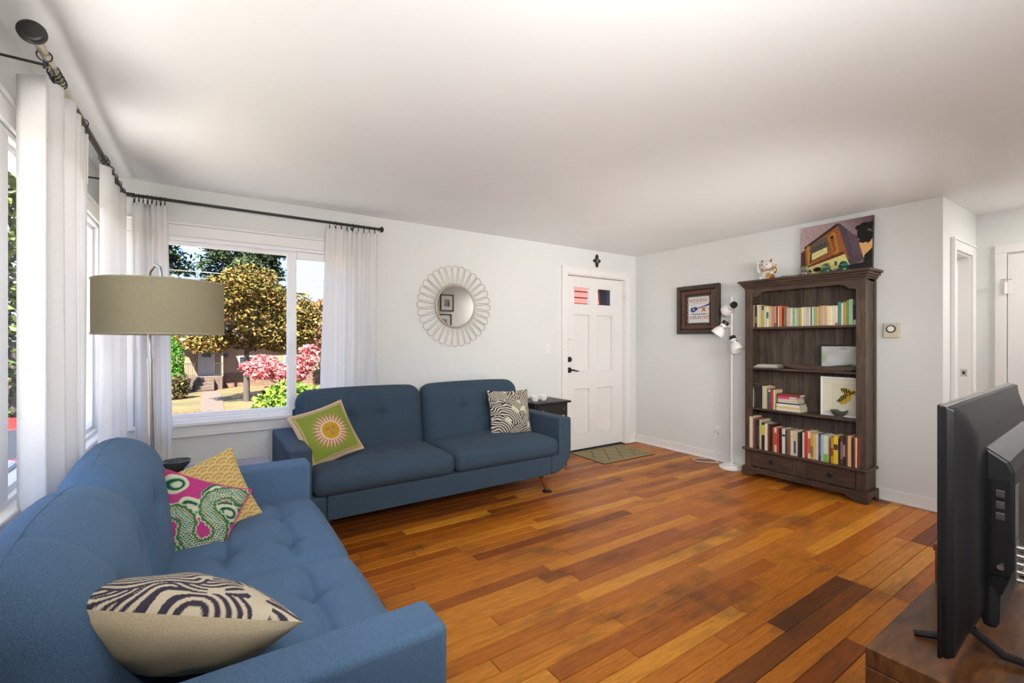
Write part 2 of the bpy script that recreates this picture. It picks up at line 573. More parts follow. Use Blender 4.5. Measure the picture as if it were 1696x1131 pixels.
# ---- baseboards
def baseboard(name, boxes, label):
    m_ = MB()
    for b in boxes: m_.box(*b)
    return struct(name, m_, M['trim'], label, bevel=0.004)
baseboard('baseboard_right', [(XR - 0.016, XR, HY, YB, 0, 0.095), (XR - 0.028, XR - 0.016, HY, YB, 0, 0.02)], 'white baseboard along the wall with the bookcase')
baseboard('baseboard_back', [(XL, DX0 - 0.075, YB - 0.016, YB, 0, 0.095), (DX1 + 0.075, XR - 0.03, YB - 0.016, YB, 0, 0.095), (DX1 + 0.075, XR - 0.03, YB - 0.028, YB - 0.016, 0, 0.02)], 'white baseboard beside the front door')
baseboard('baseboard_hall', [(HX - 0.016, HX, 0.95, HY - 0.02, 0, 0.095)], 'white baseboard at the end of the hall')

# ---- window in the back wall
w1 = structroot('window_1', 'white vinyl picture window with a narrow sliding side sash', (0, YB, 0))
def wput(nm, m_, mat, par, **kw):
    return put(nm, m_, mat, par, **kw)
MXa, MXb = 0.525, 0.60
wput('jamb_liner', frame_mb(WX0, WX1, WZ0, WZ1, 0.022, -0.004, 0.13), M['vinyl'], w1, bevel=0.002)
wput('fixed_sash', frame_mb(WX0 + 0.022, MXa + 0.035, WZ0 + 0.022, WZ1 - 0.022, 0.03, 0.055, 0.10), M['vinyl'], w1, bevel=0.004)
sl = wput('sliding_sash', frame_mb(MXa + 0.012, WX1 - 0.022, WZ0 + 0.022, WZ1 - 0.022, 0.058, 0.025, 0.06), M['vinyl'], w1, bevel=0.004)
wput('latch', MB().box(MXa + 0.026, MXa + 0.046, 0.008, 0.027, 1.27, 1.40).cyl((MXa + 0.036, 0.010, 1.375), (MXa + 0.036, -0.008, 1.375), 0.008), M['vinyl'], sl, bevel=0.003)
wput('pane', MB().box(WX0 + 0.05, MXa + 0.006, 0.076, 0.080, WZ0 + 0.05, WZ1 - 0.05), M['glass'], w1)
wput('pane', MB().box(MXa + 0.068, WX1 - 0.078, 0.040, 0.044, WZ0 + 0.078, WZ1 - 0.078), M['glass'], sl)
wput('casing', MB().box(WX0 - 0.07, WX1 + 0.07, -0.018, 0, WZ1, WZ1 + 0.08).box(WX0 - 0.07, WX0, -0.018, 0, WZ0, WZ1).box(WX1, WX1 + 0.07, -0.018, 0, WZ0, WZ1)
     .box(WX0 - 0.085, WX1 + 0.085, -0.026, 0, WZ1 + 0.08, WZ1 + 0.10), M['trim'], w1, bevel=0.005)
wput('sill', MB().box(WX0 - 0.08, WX1 + 0.08, -0.045, 0.03, WZ0 - 0.028, WZ0 + 0.002), M['trim'], w1, bevel=0.008)
wput('apron', MB().box(WX0 - 0.07, WX1 + 0.07, -0.02, 0, WZ0 - 0.085, WZ0 - 0.028).box(WX0 - 0.07, WX1 + 0.07, -0.028, 0, WZ0 - 0.105, WZ0 - 0.085), M['trim'], w1, bevel=0.005)

# ---- window in the side wall
w2 = structroot('window_2', 'white framed side window half covered by pale curtains', (XL, 0, 0))
mb = MB()
mb.box(0, 0.018, LY0 - 0.07, LY1 + 0.055, WZ1, WZ1 + 0.08).box(0, 0.018, LY0 - 0.07, LY0, WZ0, WZ1).box(0, 0.018, LY1, LY1 + 0.055, WZ0, WZ1).box(0, 0.026, LY0 - 0.08, LY1 + 0.06, WZ1 + 0.08, WZ1 + 0.10)
put('casing', mb, M['trim'], w2, bevel=0.005)
put('frame', frame_mb(LY0, LY1, WZ0, WZ1, 0.022, -0.10, 0.002, axis='x'), M['vinyl'], w2, bevel=0.003)
put('mullion', MB().box(-0.07, 0.004, 2.23, 2.32, WZ0 + 0.022, WZ1 - 0.022), M['vinyl'], w2, bevel=0.006)
for (a, b) in ((LY0 + 0.022, 2.23), (2.32, LY1 - 0.022)):
    sa = put('sash', frame_mb(a, b, WZ0 + 0.022, WZ1 - 0.022, 0.025, -0.055, -0.022, axis='x'), M['vinyl'], w2, bevel=0.003)
    put('pane', MB().box(-0.040, -0.036, a + 0.022, b - 0.022, WZ0 + 0.045, WZ1 - 0.045), M['glass'], sa)
put('sill', MB().box(-0.03, 0.045, LY0 - 0.08, LY1 + 0.045, WZ0 - 0.028, WZ0 + 0.002), M['trim'], w2, bevel=0.008)
put('apron', MB().box(0, 0.02, LY0 - 0.07, LY1 + 0.04, WZ0 - 0.10, WZ0 - 0.028), M['trim'], w2, bevel=0.005)

# ---- front door
d1 = structroot('door_1', 'white panelled front door with two small square panes', (DX0 + 0.014, YB + 0.03, 0))
dw, dh, dt = 0.952, 2.07, 0.044
xs = [0.0, 0.118, 0.385, 0.500, 0.772, dw]      # stile, panel, mullion, panel, stile
zs = [0.018, 0.20, 0.745, 0.935, 1.63, 1.735, 1.955, dh]
mb = MB()
mb.box(xs[0], xs[1], 0, dt, zs[0], zs[7]).box(xs[4], xs[5], 0, dt, zs[0], zs[7]).box(xs[2], xs[3], 0, dt, zs[0], zs[7])
for (a, b) in ((0, 1), (2, 3), (4, 5), (6, 7)):
    mb.box(xs[1], xs[2], 0, dt, zs[a], zs[b]).box(xs[3], xs[4], 0, dt, zs[a], zs[b])
put('door_leaf', mb, M['door'], d1)
for (a, b) in ((1, 2), (3, 4)):
    for (c, d) in ((1, 2), (3, 4)):
        pm = MB().box(xs[a], xs[b], 0.030, dt - 0.004, zs[c], zs[d])
        for (e, f, g, h) in ((xs[a], xs[a] + 0.012, zs[c], zs[d]), (xs[b] - 0.012, xs[b], zs[c], zs[d])):
            pm.prism([(e, 0.004), (e, 0.031), (f, 0.031)] if e == xs[a] else [(f, 0.004), (f, 0.031), (e, 0.031)], 'z', g, h)
        po_ = put('panel', pm, M['door'], d1)
        put('bead', frame_mb(xs[a], xs[b], zs[c], zs[d], 0.011, -0.005, 0.022), M['door'], po_, bevel=0.003)
    pf = put('pane_bead', frame_mb(xs[a], xs[b], zs[5], zs[6], 0.013, -0.004, 0.030), M['door'], d1, bevel=0.003)
    put('pane', MB().box(xs[a] + 0.012, xs[b] - 0.012, 0.018, 0.022, zs[5] + 0.012, zs[6] - 0.012), M['glass'], pf)
put('deadbolt', MB().lathe([(0.032, 0.0), (0.032, -0.010), (0.026, -0.020), (0.013, -0.024), (0.011, -0.030), (0.0, -0.030)], (0.055, 0, 1.09), 20, axis='y'), M['bronze'], d1, smooth=True)
hd = put('door_handle', MB().lathe([(0.033, 0.0), (0.033, -0.008), (0.024, -0.016), (0.012, -0.018), (0.010, -0.045), (0.0, -0.047)], (0.055, 0, 0.965), 20, axis='y'), M['bronze'], d1, smooth=True)
put('lever', MB().tube([(0.055, -0.045, 0.965), (0.085, -0.050, 0.968), (0.115, -0.050, 0.958), (0.145, -0.048, 0.950), (0.165, -0.046, 0.958)], [0.010, 0.009, 0.008, 0.007, 0.005], 8), M['bronze'], hd, smooth=True)
for hz in (0.43, 1.17, 1.80):
    put('hinge', MB().cyl((dw + 0.008, -0.010, hz - 0.05), (dw + 0.008, -0.010, hz + 0.05), 0.008, n=10).box(dw - 0.012, dw + 0.03, -0.004, 0.001, hz - 0.048, hz + 0.048), M['whitep'], d1, smooth=True)
put('door_closer_pin', MB().cyl((dw + 0.008, -0.010, 1.85), (dw + 0.008, -0.010, 1.875), 0.006, n=8).tube([(dw - 0.02, -0.03, 1.872), (dw + 0.03, -0.018, 1.870), (dw + 0.065, -0.03, 1.864)], 0.005, 6), M['steel'], d1, smooth=True)
put('chain_lock', MB().box(-0.012, -0.004, -0.036, -0.030, 1.28, 1.36).box(0.012, 0.09, -0.006, 0.001, 1.318, 1.328), M['ivory'], d1)
ch = MB()
for i in range(8): ch.ball((-0.006 + 0.003 * (i % 2), -0.036, 1.36 - i * 0.024), 0.008, 8, 0, (0.7, 0.7, 1.4))
put('chain', ch, M['bronze'], d1, smooth=True)
put('sweep', MB().box(0.0, dw, 0.004, dt, 0.006, 0.018), M['black'], d1)
struct('trim_1', MB().box(DX0 - 0.065, DX0 + 0.006, -0.02, 0.0, 0, DZ1 + 0.065).box(DX1 - 0.006, DX1 + 0.065, -0.02, 0, 0, DZ1 + 0.065).box(DX0 + 0.006, DX1 - 0.006, -0.02, 0, DZ1 - 0.006, DZ1 + 0.065)
       .box(DX0 - 0.078, DX0 - 0.060, -0.028, 0, 0, DZ1 + 0.078).box(DX1 + 0.060, DX1 + 0.078, -0.028, 0, 0, DZ1 + 0.078).box(DX0 - 0.06, DX1 + 0.06, -0.028, 0, DZ1 + 0.06, DZ1 + 0.078)
       .box(DX0, DX0 + 0.012, 0.0, 0.14, 0, DZ1).box(DX1 - 0.012, DX1, 0.0, 0.14, 0, DZ1).box(DX0 + 0.012, DX1 - 0.012, 0.0, 0.14, DZ1 - 0.016, DZ1), M['trim'], 'white moulded casing around the front door', bevel=0.004).location = (0, YB, 0)
struct('trim_2', MB().box(DX0, DX1, YB - 0.01, YB + 0.13, 0, 0.006), M['black'], 'dark threshold under the front door')

# ---- hall doors
d2 = structroot('door_2', 'plain white door set back in the hall doorway', (0, HY, 0))
put('door_leaf', MB().box(H2X0 + 0.012, H2X1 - 0.012, 0.075, 0.11, 0.01, 2.01), M['door'], d2)
put('stile', MB().box(H2X0 + 0.2, H2X0 + 0.215, 0.068, 0.076, 0.05, 1.95), M['door'], d2, bevel=0.003)
struct('trim_3', MB().box(H2X0 - 0.075, H2X0 + 0.002, -0.02, 0, 0, 2.10).box(H2X1 - 0.002, H2X1 + 0.075, -0.02, 0, 0, 2.10).box(H2X0 + 0.002, H2X1 - 0.002, -0.02, 0, 2.028, 2.10)
       .box(H2X0 - 0.09, H2X0 - 0.07, -0.028, 0, 0, 2.115).box(H2X0 - 0.07, H2X1 + 0.09, -0.028, 0, 2.10, 2.115)
       .box(H2X0, H2X0 + 0.012, 0.0, 0.12, 0, 2.03).box(H2X1 - 0.012, H2X1, 0, 0.12, 0, 2.03).box(H2X0 + 0.012, H2X1 - 0.012, 0, 0.12, 2.014, 2.03), M['trim'], 'white casing around the narrow hall doorway', bevel=0.003).location = (0, HY, 0)
sp = put('strike_plate', MB().box(H2X1 - 0.0135, H2X1 - 0.012, 0.018, 0.060, 1.00, 1.065).box(H2X1 - 0.0145, H2X1 - 0.0125, 0.03, 0.048, 1.018, 1.046, 1), [M['steel'], M['black']], d2)
d3 = structroot('door_3', 'white panel door at the end of the hall', (HX, 0, 0))
put('door_leaf', MB().box(-0.018, -0.001, -0.05, 0.84, 0.01, 2.03), M['door'], d3, bevel=0.002)
for (a, b) in ((0.50, 0.72), (0.06, 0.40)):
    put('panel', frame_mb(a, b, 0.25, 1.86, 0.014, -0.026, -0.018, axis='x'), M['door'], d3, bevel=0.003)
put('hinge', MB().cyl((-0.028, 0.853, 1.70), (-0.028, 0.853, 1.80), 0.008, n=10).box(-0.024, -0.018, 0.82, 0.875, 1.70, 1.80), M['whitep'], d3, smooth=True)
put('door_closer_pin', MB().tube([(-0.028, 0.853, 1.80), (-0.028, 0.853, 1.825), (-0.06, 0.87, 1.82), (-0.07, 0.81, 1.815)], 0.005, 6), M['steel'], d3, smooth=True)
struct('trim_4', MB().box(-0.02, 0, 0.845, 0.915, 0, 2.045).box(-0.02, 0, -0.12, -0.055, 0, 2.045).box(-0.02, 0, -0.12, 0.915, 2.045, 2.115), M['trim'], 'white casing around the hall end door', bevel=0.004).location = (HX, 0, 0)

# ================================================================== sofas
def rbox_mesh(name, w, d, h, r, nx, ny, nz, deform=None):
    """rounded box centred at the origin, subdivided and then deformed"""
    idx = {}; vs = []
    def sp(n, L):      # denser near the edges
        t = np.linspace(-1, 1, n + 1)
        return (np.sign(t) * (1 - (1 - np.abs(t)) ** 1.15)) * L / 2
    X, Y, Z = sp(nx, w), sp(ny, d), sp(nz, h)
    def vid(i, j, k):
        key = (i, j, k)
        if key not in idx:
            p = np.array([X[i], Y[j], Z[k]])
            hf = np.array([w, d, h]) / 2 - r
            q = np.clip(p, -hf, hf)
            v = p - q
            L = np.linalg.norm(v)
            if L > 1e-9: p = q + v / L * r
            idx[key] = len(vs); vs.append(p)
        return idx[key]
    fs = []
    for k, fl in ((0, True), (nz, False)):
        for i in range(nx):
            for j in range(ny):
                q = [vid(i, j, k), vid(i + 1, j, k), vid(i + 1, j + 1, k), vid(i, j + 1, k)]
                fs.append(q[::-1] if fl else q)
    for j, fl in ((0, False), (ny, True)):
        for i in range(nx):
            for k in range(nz):
                q = [vid(i, j, k), vid(i + 1, j, k), vid(i + 1, j, k + 1), vid(i, j, k + 1)]
                fs.append(q[::-1] if fl else q)
    for i, fl in ((0, True), (nx, False)):
        for j in range(ny):
            for k in range(nz):
                q = [vid(i, j, k), vid(i, j + 1, k), vid(i, j + 1, k + 1), vid(i, j, k + 1)]
                fs.append(q[::-1] if fl else q)
    P = np.array(vs)
    if deform is not None: P = deform(P)
    me = bpy.data.meshes.new(name)
    me.from_pydata(P.tolist(), [], fs)
    me.shade_smooth()
    return me

def seat_deform(w, d, h, tufts, pleat=0.020, deep=0.058):
    def f(P):
        x, y, z = P[:, 0].copy(), P[:, 1].copy(), P[:, 2].copy()
        top = np.clip(z / (h / 2), 0, 1)
        puff = 0.035 * (1 - np.clip(np.abs(2 * x / w), 0, 1) ** 3) * (1 - np.clip(np.abs(2 * y / d), 0, 1) ** 4)
        dz = puff
        for (tx, ty) in tufts:
            r2 = (x - tx) ** 2 + (y - ty) ** 2
            dz = dz - deep * np.exp(-r2 / 0.035 ** 2) - 0.016 * np.exp(-r2 / 0.10 ** 2)
        for ty in sorted(set(t[1] for t in tufts)):      # pleats running across
            dz = dz - pleat * np.exp(-((y - ty - 0.006 * np.sin(x * 22)) / 0.014) ** 2) * np.clip((w * 0.48 - np.abs(x)) / 0.08, 0, 1)
        z = z + dz * top
        front = np.clip(-y / (d / 2), 0, 1) ** 6
        y = y - 0.014 * front * (1 - (2 * x / w) ** 4) * (1 - np.clip(np.abs(z) / (h / 2), 0, 1) ** 2)
        return np.stack([x, y, z], 1)
    return f

def back_deform(w, t, h, tufts, lean, crown=0.014, belly=0.04):
    def f(P):
        x, y, z = P[:, 0].copy(), P[:, 1].copy(), P[:, 2].copy()
        fr = np.clip(-y / (t / 2), 0, 1)
        puff = belly * (1 - np.clip(np.abs(2 * x / w), 0, 1) ** 2.4) * (1 - np.clip(np.abs(2 * z / h), 0, 1) ** 4)
        dy = puff
        for (tx, tz) in tufts:
            r2 = (x - tx) ** 2 + (z - tz) ** 2
            dy = dy - 0.030 * np.exp(-r2 / 0.04 ** 2) - 0.012 * np.exp(-r2 / 0.11 ** 2)
        for tx in sorted(set(q[0] for q in tufts)):
            dy = dy - 0.006 * np.exp(-((x - tx) / 0.012) ** 2) * (z > tufts[0][1] - 0.02)
        y = y - dy * fr
        topw = np.clip(z / (h / 2), 0, 1) ** 2
        for tx in sorted(set(q[0] for q in tufts)):      # pleats carried over the top
            z = z - 0.006 * topw * np.exp(-((x - tx) / 0.011) ** 2)
        z = z + crown * topw * (1 - np.abs(2 * x / w) ** 2.6)
        y = y + lean * (z + h / 2)
        return np.stack([x, y, z], 1)
    return f

def make_sofa(name, label, loc, rz, width, back_top, seat_tufts, back_tufts, fat=0.22, back_y=0.645, arm_z=0.64, cloth='blue', crown=0.014, belly=0.04, soft=0.028):
    t = thing(name, label, 'sofa', loc, rz)
    D, aw = 0.85, 0.135
    hw = width / 2
    for s in (-1, 1):
        pts = [(hw - aw, arm_z), (hw, arm_z), (hw, 0.37)]
        for k in range(1, 9):
            a = math.pi / 2 * k / 8
            pts.append((hw - 0.2 + 0.2 * math.cos(a), 0.37 - 0.2 * math.sin(a)))
        pts += [(hw - 0.22, 0.17), (hw - 0.22, 0.325), (hw - aw, 0.325)]
        m_ = MB().prism([(s * a, b) for a, b in pts], 'y', 0, D)
        put('armrest', m_, M[cloth], t, smooth=True, bevel=soft, seg=5)
    put('base', MB().box(-hw + 0.221, hw - 0.221, 0.004, D - 0.02, 0.17, 0.325), M[cloth], t, bevel=0.01)
    iw = (width - 2 * aw)
    cw = iw / 2
    for s in (-1, 1):
        me = rbox_mesh('seat_cushion', cw - 0.006, 0.66, 0.15, 0.055, 76, 66, 8, seat_deform(cw, 0.66, 0.15, seat_tufts))
        o = put('seat_cushion', me, M[cloth], t)
        o.location = (s * cw / 2, 0.318, 0.395)
        hb = back_top - 0.37
        me = rbox_mesh('back_cushion', cw - 0.006, fat, hb, min(0.095, fat * 0.47), 70, 12, 56, back_deform(cw, fat, hb, back_tufts, 0.13, crown, belly))
        o = put('back_cushion', me, M[cloth], t)
        o.location = (s * cw / 2, back_y, 0.37 + hb / 2)
        sx_ = np.linspace(-cw / 2 + 0.11, cw / 2 - 0.11, 11)
        sm = MB().tube([(x, 0.13 * (hb + crown * (1 - abs(2 * x / cw) ** 2.6)), hb / 2 + crown * (1 - abs(2 * x / cw) ** 2.6) - 0.001) for x in sx_], 0.003, 6)
        o2 = put('seam', sm, M[cloth], o, smooth=True)
    put('back_panel', MB().box(-hw + aw, hw - aw, D - 0.045, D - 0.005, 0.30, back_top - 0.14), M[cloth], t, bevel=0.02)
    for sx in (-1, 1):
        for (ya, yb) in ((0.13, 0.09), (D - 0.13, D - 0.09)):
            lg = put('leg', MB().cyl((sx * (hw - 0.26), ya, 0.175), (sx * (hw - 0.20), yb, 0.012), 0.026, 0.017, 14), M['legwood'], t, smooth=True)
            put('foot_cup', MB().lathe([(0.042, 0.0), (0.042, 0.008), (0.030, 0.016), (0.0, 0.016)], (sx * (hw - 0.20), yb, 0.0), 16), M['black'], lg, smooth=True)
    return t
sofa = make_sofa('long_sofa', 'long blue fabric sofa under the window beside the front door', (1.52, 3.0, 0), 0, 2.24, 0.925,
                 [(-0.25, -0.02), (0.0, -0.02), (0.25, -0.02)], [(-0.12, 0.07), (0.13, 0.07)], 0.20)
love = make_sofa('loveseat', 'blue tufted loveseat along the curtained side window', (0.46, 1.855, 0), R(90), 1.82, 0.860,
                 [(-0.17, -0.14), (0.13, -0.14), (-0.17, 0.09), (0.13, 0.09)], [(-0.16, 0.08), (0.13, 0.08)], 0.20, 0.705, 0.652, 'blue_window_lit', 0.055, 0.06, 0.042)

# ================================================================== cushions
def scallops(u, v, r, jit=0.0, seed=1, period=0.25):
    """overlapping ring fans, later rows in front: returns ring distance scaled by r"""
    g = np.random.default_rng(seed)
    out = np.full(u.shape, 9.0)
    ang = np.zeros(u.shape)
    row = 0
    y = 1.0 + r
    while y > -1.5 * r:
        off = 0 if row % 2 else r
        x = -2 * r + off
        while x < 1 + 2 * r:
            cx = x + g.uniform(-jit, jit) * r; cy = y + g.uniform(-jit, jit) * r
            rr = r * (1 + g.uniform(-jit, jit) * 0.6)
            d = np.hypot(u - cx, v - cy)
            k = d < rr
            out[k] = (d / rr)[k]
            ang[k] = np.arctan2(v - cy, u - cx)[k]
            x += 2 * r
        y -= r * 0.5
        row += 1
    return out, ang

def waves(dark, light, seed, n=9, r=0.40):
    def f(u, v):
        wob = 0.012 * np.sin(u * 23 + 3 * np.sin(v * 9)) + 0.010 * np.sin(v * 31 + u * 13)
        d, a = scallops(u + wob, v - wob, r, 0.45, seed)
        st = np.sin(2 * np.pi * d * n + 0.5 * np.sin(a * 3)) > 0.10
        crest = (d > 0.86) & (np.sin(a * 9) > -0.2) & ((np.floor(u * 2.3) + np.floor(v * 2.6)) % 2 == 0)
        c = np.where((st | crest)[..., None], light, dark)
        return c
    return f

def gold_scallop(u, v):
    d, a = scallops(u, v, 0.105, 0.0)
    st = np.sin(2 * np.pi * d * 2.5) > 0.15
    return np.where(st[..., None], c3(214, 190, 134), c3(188, 152, 78))

def sun_print(u, v):
    c = np.broadcast_to(c3(134, 150, 58), u.shape + (3,)).copy()
    edge = np.minimum(np.minimum(u, 1 - u), np.minimum(v, 1 - v))
    c[edge < 0.075] = c3(206, 158, 140)
    c[edge < 0.055] = c3(150, 160, 70)
    c[edge < 0.04] = c3(214, 188, 160)
    x, y = u - 0.52, v - 0.50
    d = np.hypot(x, y); a = np.arctan2(y, x)
    k1 = np.abs(((a / (2 * np.pi) * 26) % 1) - 0.5) * 2
    k2 = np.abs(((a / (2 * np.pi) * 26 + 0.5) % 1) - 0.5) * 2
    c[d < 0.20 + 0.17 * k1 ** 1.3] = c3(206, 120, 122)
    c[d < 0.18 + 0.15 * k1 ** 1.6] = c3(222, 204, 164)
    c[d < 0.18 + 0.10 * k2 ** 1.3] = c3(196, 112, 116)
    c[d < 0.195] = c3(222, 202, 160)
    c[d < 0.165] = c3(206, 150, 60)
    c[d < 0.152] = c3(190, 156, 40)
    ink = c3(196, 96, 84)
    for ex in (-0.06, 0.06):
        c[(np.hypot((x - ex) / 1.5, (y - 0.03)) < 0.017)] = ink
        c[(np.abs(np.hypot((x - ex) / 1.4, y - 0.03) - 0.034) < 0.006) & (y > 0.045)] = ink
    dd, _ = seg_dist(x, y, [(-0.012, 0.05), (-0.016, -0.03), (0.018, -0.036)])
    c[dd < 0.006] = ink
    c[np.hypot(x / 2.0, y + 0.078) < 0.018] = ink
    return c

def serpent_print(u, v):
    pink, green, dk, teal, cream = c3(186, 62, 128), c3(58, 122, 74), c3(34, 84, 60), c3(120, 178, 150), c3(214, 206, 178)
    c = np.broadcast_to(pink, u.shape + (3,)).copy()
    wob = 0.02 * np.sin(u * 17 + 2 * v) + 0.02 * np.sin(v * 19)
    for (cx, cy, n) in ((0.15, 0.86, 3), (0.62, 0.88, 4), (0.88, 0.66, 4), (0.12, 0.5, 3), (0.82, 0.12, 3), (0.45, 0.62, 3), (0.2, 0.14, 3)):
        d = np.hypot((u - cx) * 0.8 + wob, v - cy)
        r = 0.13
        k = d < r
        s = np.sin(d / r * np.pi * n)
        c[k & (s > 0.2)] = cream
        c[k & (s <= 0.2) & (s > -0.5)] = teal
        c[k & (s <= -0.5)] = dk
    path = [(0.95, 0.86), (0.80, 0.92), (0.62, 0.80), (0.66, 0.62), (0.86, 0.50), (0.90, 0.32), (0.72, 0.20), (0.55, 0.30), (0.50, 0.46), (0.32, 0.54), (0.18, 0.42), (0.22, 0.24), (0.38, 0.14), (0.50, 0.08)]
    sm = []
    for i in range(len(path) - 1):
        p0, p1, p2, p3 = path[max(i - 1, 0)], path[i], path[i + 1], path[min(i + 2, len(path) - 1)]
        for t in np.linspace(0, 1, 6)[:-1]:
            sm.append(tuple(0.5 * (2 * p1[k] + (p2[k] - p0[k]) * t + (2 * p0[k] - 5 * p1[k] + 4 * p2[k] - p3[k]) * t * t + (3 * p1[k] - p0[k] - 3 * p2[k] + p3[k]) * t ** 3) for k in (0, 1)))
    d, t = seg_dist(u, v, sm)
    wd = 0.085
    fr = wd + 0.022 * (np.abs((t * 16) % 1 - 0.5) * 2)
    c[d < fr + 0.012] = cream
    c[d < fr] = green
    sc, _ = scallops(u, v, 0.028)
    k = d < wd - 0.02
    c[k] = np.where((sc > 0.7)[..., None], cream, dk)[k]
    c[(d < wd) & (d >= wd - 0.02)] = green
    c[d < 0.012] = teal
    return c

def make_pillow(name, label, center, xax, yax, size, thick, front, backc, group=None, cat='cushion', piping=None, n=150, hgt=None, squash=None):
    hgt = hgt or size
    X = Vector(xax).normalized(); Y0 = Vector(yax)
    Y = (Y0 - X * Y0.dot(X)).normalized(); Z = X.cross(Y)
    u = np.linspace(-1, 1, n)
    U, V = np.meshgrid(u, u, indexing='ij')
    def shape(sign, Uq, Vq):
        px = size / 2 * Uq * (1 - 0.075 * (1 - Vq ** 2)); py = hgt / 2 * Vq * (1 - 0.075 * (1 - Uq ** 2))
        th = thick / 2 * (np.clip(1 - Uq ** 2, 0, 1) * np.clip(1 - Vq ** 2, 0, 1)) ** 0.55
        wr = 0.004 * np.sin(Uq * 9 + 4 * Vq) * np.sin(Vq * 7 - 2 * Uq) * (1 - Uq ** 2) * (1 - Vq ** 2)
        pz = sign * (th + wr)
        P = np.stack([px, py, pz], -1)
        if squash is not None: P = squash(P, Uq, Vq)
        return P
    loc = Vector(center)
    root = thing(name, label, cat, center, 0, group)
    root.rotation_mode = 'QUATERNION'
    root.rotation_quaternion = Matrix((X, Y, Z)).transposed().to_quaternion()
    me = grid_mesh(shape(1, U, V), front((U + 1) / 2, (V + 1) / 2), 'front_cover', False)
    me.materials.append(printed(name + '_print', 0.9, 0.3))
    me.shade_smooth()
    put('front_cover', me, None, root)
    ub = np.linspace(-1, 1, 48)
    Ub, Vb = np.meshgrid(ub, ub, indexing='ij')
    me = grid_mesh(shape(-1, Ub, Vb), None, 'back_cover', True)
    me.materials.append(fabric(name + '_back', backc, 260, 0.10))
    me.shade_smooth()
    put('back_cover', me, None, root)
    if piping:
        e = np.linspace(-1, 1, 24)
        loop = [(a, -1) for a in e] + [(1, a) for a in e[1:]] + [(-a, 1) for a in e[1:]] + [(-1, -a) for a in e[1:-1]]
        A = np.array(loop)
        pts = shape(1, A[:, 0], A[:, 1])
        put('piping', MB().tube([tuple(p) for p in pts], 0.004, 6, closed=True), fabric(name + '_piping', piping, 200, 0.1), root, smooth=True)
    return root

cream = lin(212, 194, 160)
make_pillow('throw_pillow', 'navy wave print pillow with plain cream back slumped on the loveseat armrest', (-0.05, 1.32, 0.635), (-0.93, 0.16, 0.30), (0.02, -0.84, 0.50), 0.47, 0.20,
            waves(c3(62, 56, 72), c3(206, 194, 168), 5, 11, 0.42), cream, n=240)
make_pillow('throw_pillow', 'pink and green serpent print pillow leaning in the loveseat corner', (-0.06, 2.25, 0.575), (0.90, -0.20, -0.36), (-0.10, 0.42, 0.84), 0.33, 0.13,
            serpent_print, lin(190, 80, 130), piping=lin(190, 70, 120))
make_pillow('throw_pillow', 'golden scallop patterned pillow against the far loveseat armrest', (-0.02, 2.45, 0.565), (0.86, 0.22, 0.26), (-0.28, 0.40, 0.86), 0.40, 0.13,
            gold_scallop, lin(206, 178, 116))
make_pillow('throw_pillow', 'green pillow with a golden sun face on the long sofa', (0.69, 3.36, 0.655), (0.90, 0.26, 0.20), (-0.26, 0.42, 0.86), 0.40, 0.14,
            sun_print, lin(200, 180, 150), piping=lin(208, 170, 146))
make_pillow('throw_pillow', 'charcoal and cream wave print pillow by the long sofa armrest', (2.27, 3.42, 0.655), (0.99, -0.10, -0.02), (0.02, 0.24, 0.95), 0.42, 0.14,
            waves(c3(50, 46, 46), c3(214, 206, 186), 11, 10, 0.42), lin(60, 54, 54))

# ================================================================== curtains and their rod
RZ, RX, RY = 2.272, -0.46, 3.90
rod = thing('curtain_rod', 'black corner curtain rod running over both windows', 'curtain rod', (RX, RY, RZ))
put('rod_tube', MB().cyl((0, 0, 0), (1.68, 0, 0), 0.0105, n=14), M['black'], rod, smooth=True)
put('rod_tube', MB().cyl((0, 0, 0), (0, -1.34, 0), 0.0105, n=14).cyl((0, -0.02, -0.026), (0, -1.2, -0.026), 0.0045, n=8), plain('dark_bronze_rod', (0.05, 0.042, 0.035, 1), 0.3, 0.8), rod, smooth=True)
put('rod_sleeve', MB().cyl((0, -1.34, 0), (0, -1.84, 0), 0.013, n=14), M['steel'], rod, smooth=True)
put('corner_joint', MB().ball((0, 0, 0), 0.017, 14).cyl((0, 0, 0), (0.05, 0, 0), 0.014, n=12).cyl((0, 0, 0), (0, -0.05, 0), 0.014, n=12), M['black'], rod, smooth=True)
fin = [(0.013, 0), (0.020, 0.010), (0.014, 0.018), (0.022, 0.026), (0.036, 0.034), (0.036, 0.042), (0.031, 0.046), (0.031, 0.050), (0.024, 0.054), (0.024, 0.057), (0.0, 0.060)]
put('finial', MB().lathe([(r * 0.72, z * 0.8) for r, z in fin], (1.68, 0, 0), 20, axis='x'), M['black'], rod, smooth=True)
put('finial', MB().lathe([(r, -z) for r, z in fin], (0, -1.84, 0), 24, axis='y'), M['black'], rod, smooth=True)
def bracket(p, d):
    p = Vector(p); d = Vector(d)
    e = p + d
    m_ = MB().tube([p + Vector((0, 0, -0.016)), p + d * 0.5 + Vector((0, 0, -0.016)), e + Vector((0, 0, -0.016))], 0.0045, 6)
    sx = 0.008 if abs(d.x) < 0.01 else 0.003; sy = 0.003 if abs(d.x) < 0.01 else 0.008
    m_.box(e.x - sx, e.x + sx, e.y - sy, e.y + sy, -0.055, 0.0)
    return m_
put('bracket', bracket((0, -1.70, 0), (-0.126, 0, 0)), M['bronze'], rod)
put('bracket', bracket((0, -0.34, 0), (-0.126, 0, 0)), M['bronze'], rod)
put('bracket', bracket((1.48, 0, 0), (0, 0.096, 0)), M['bronze'], rod)

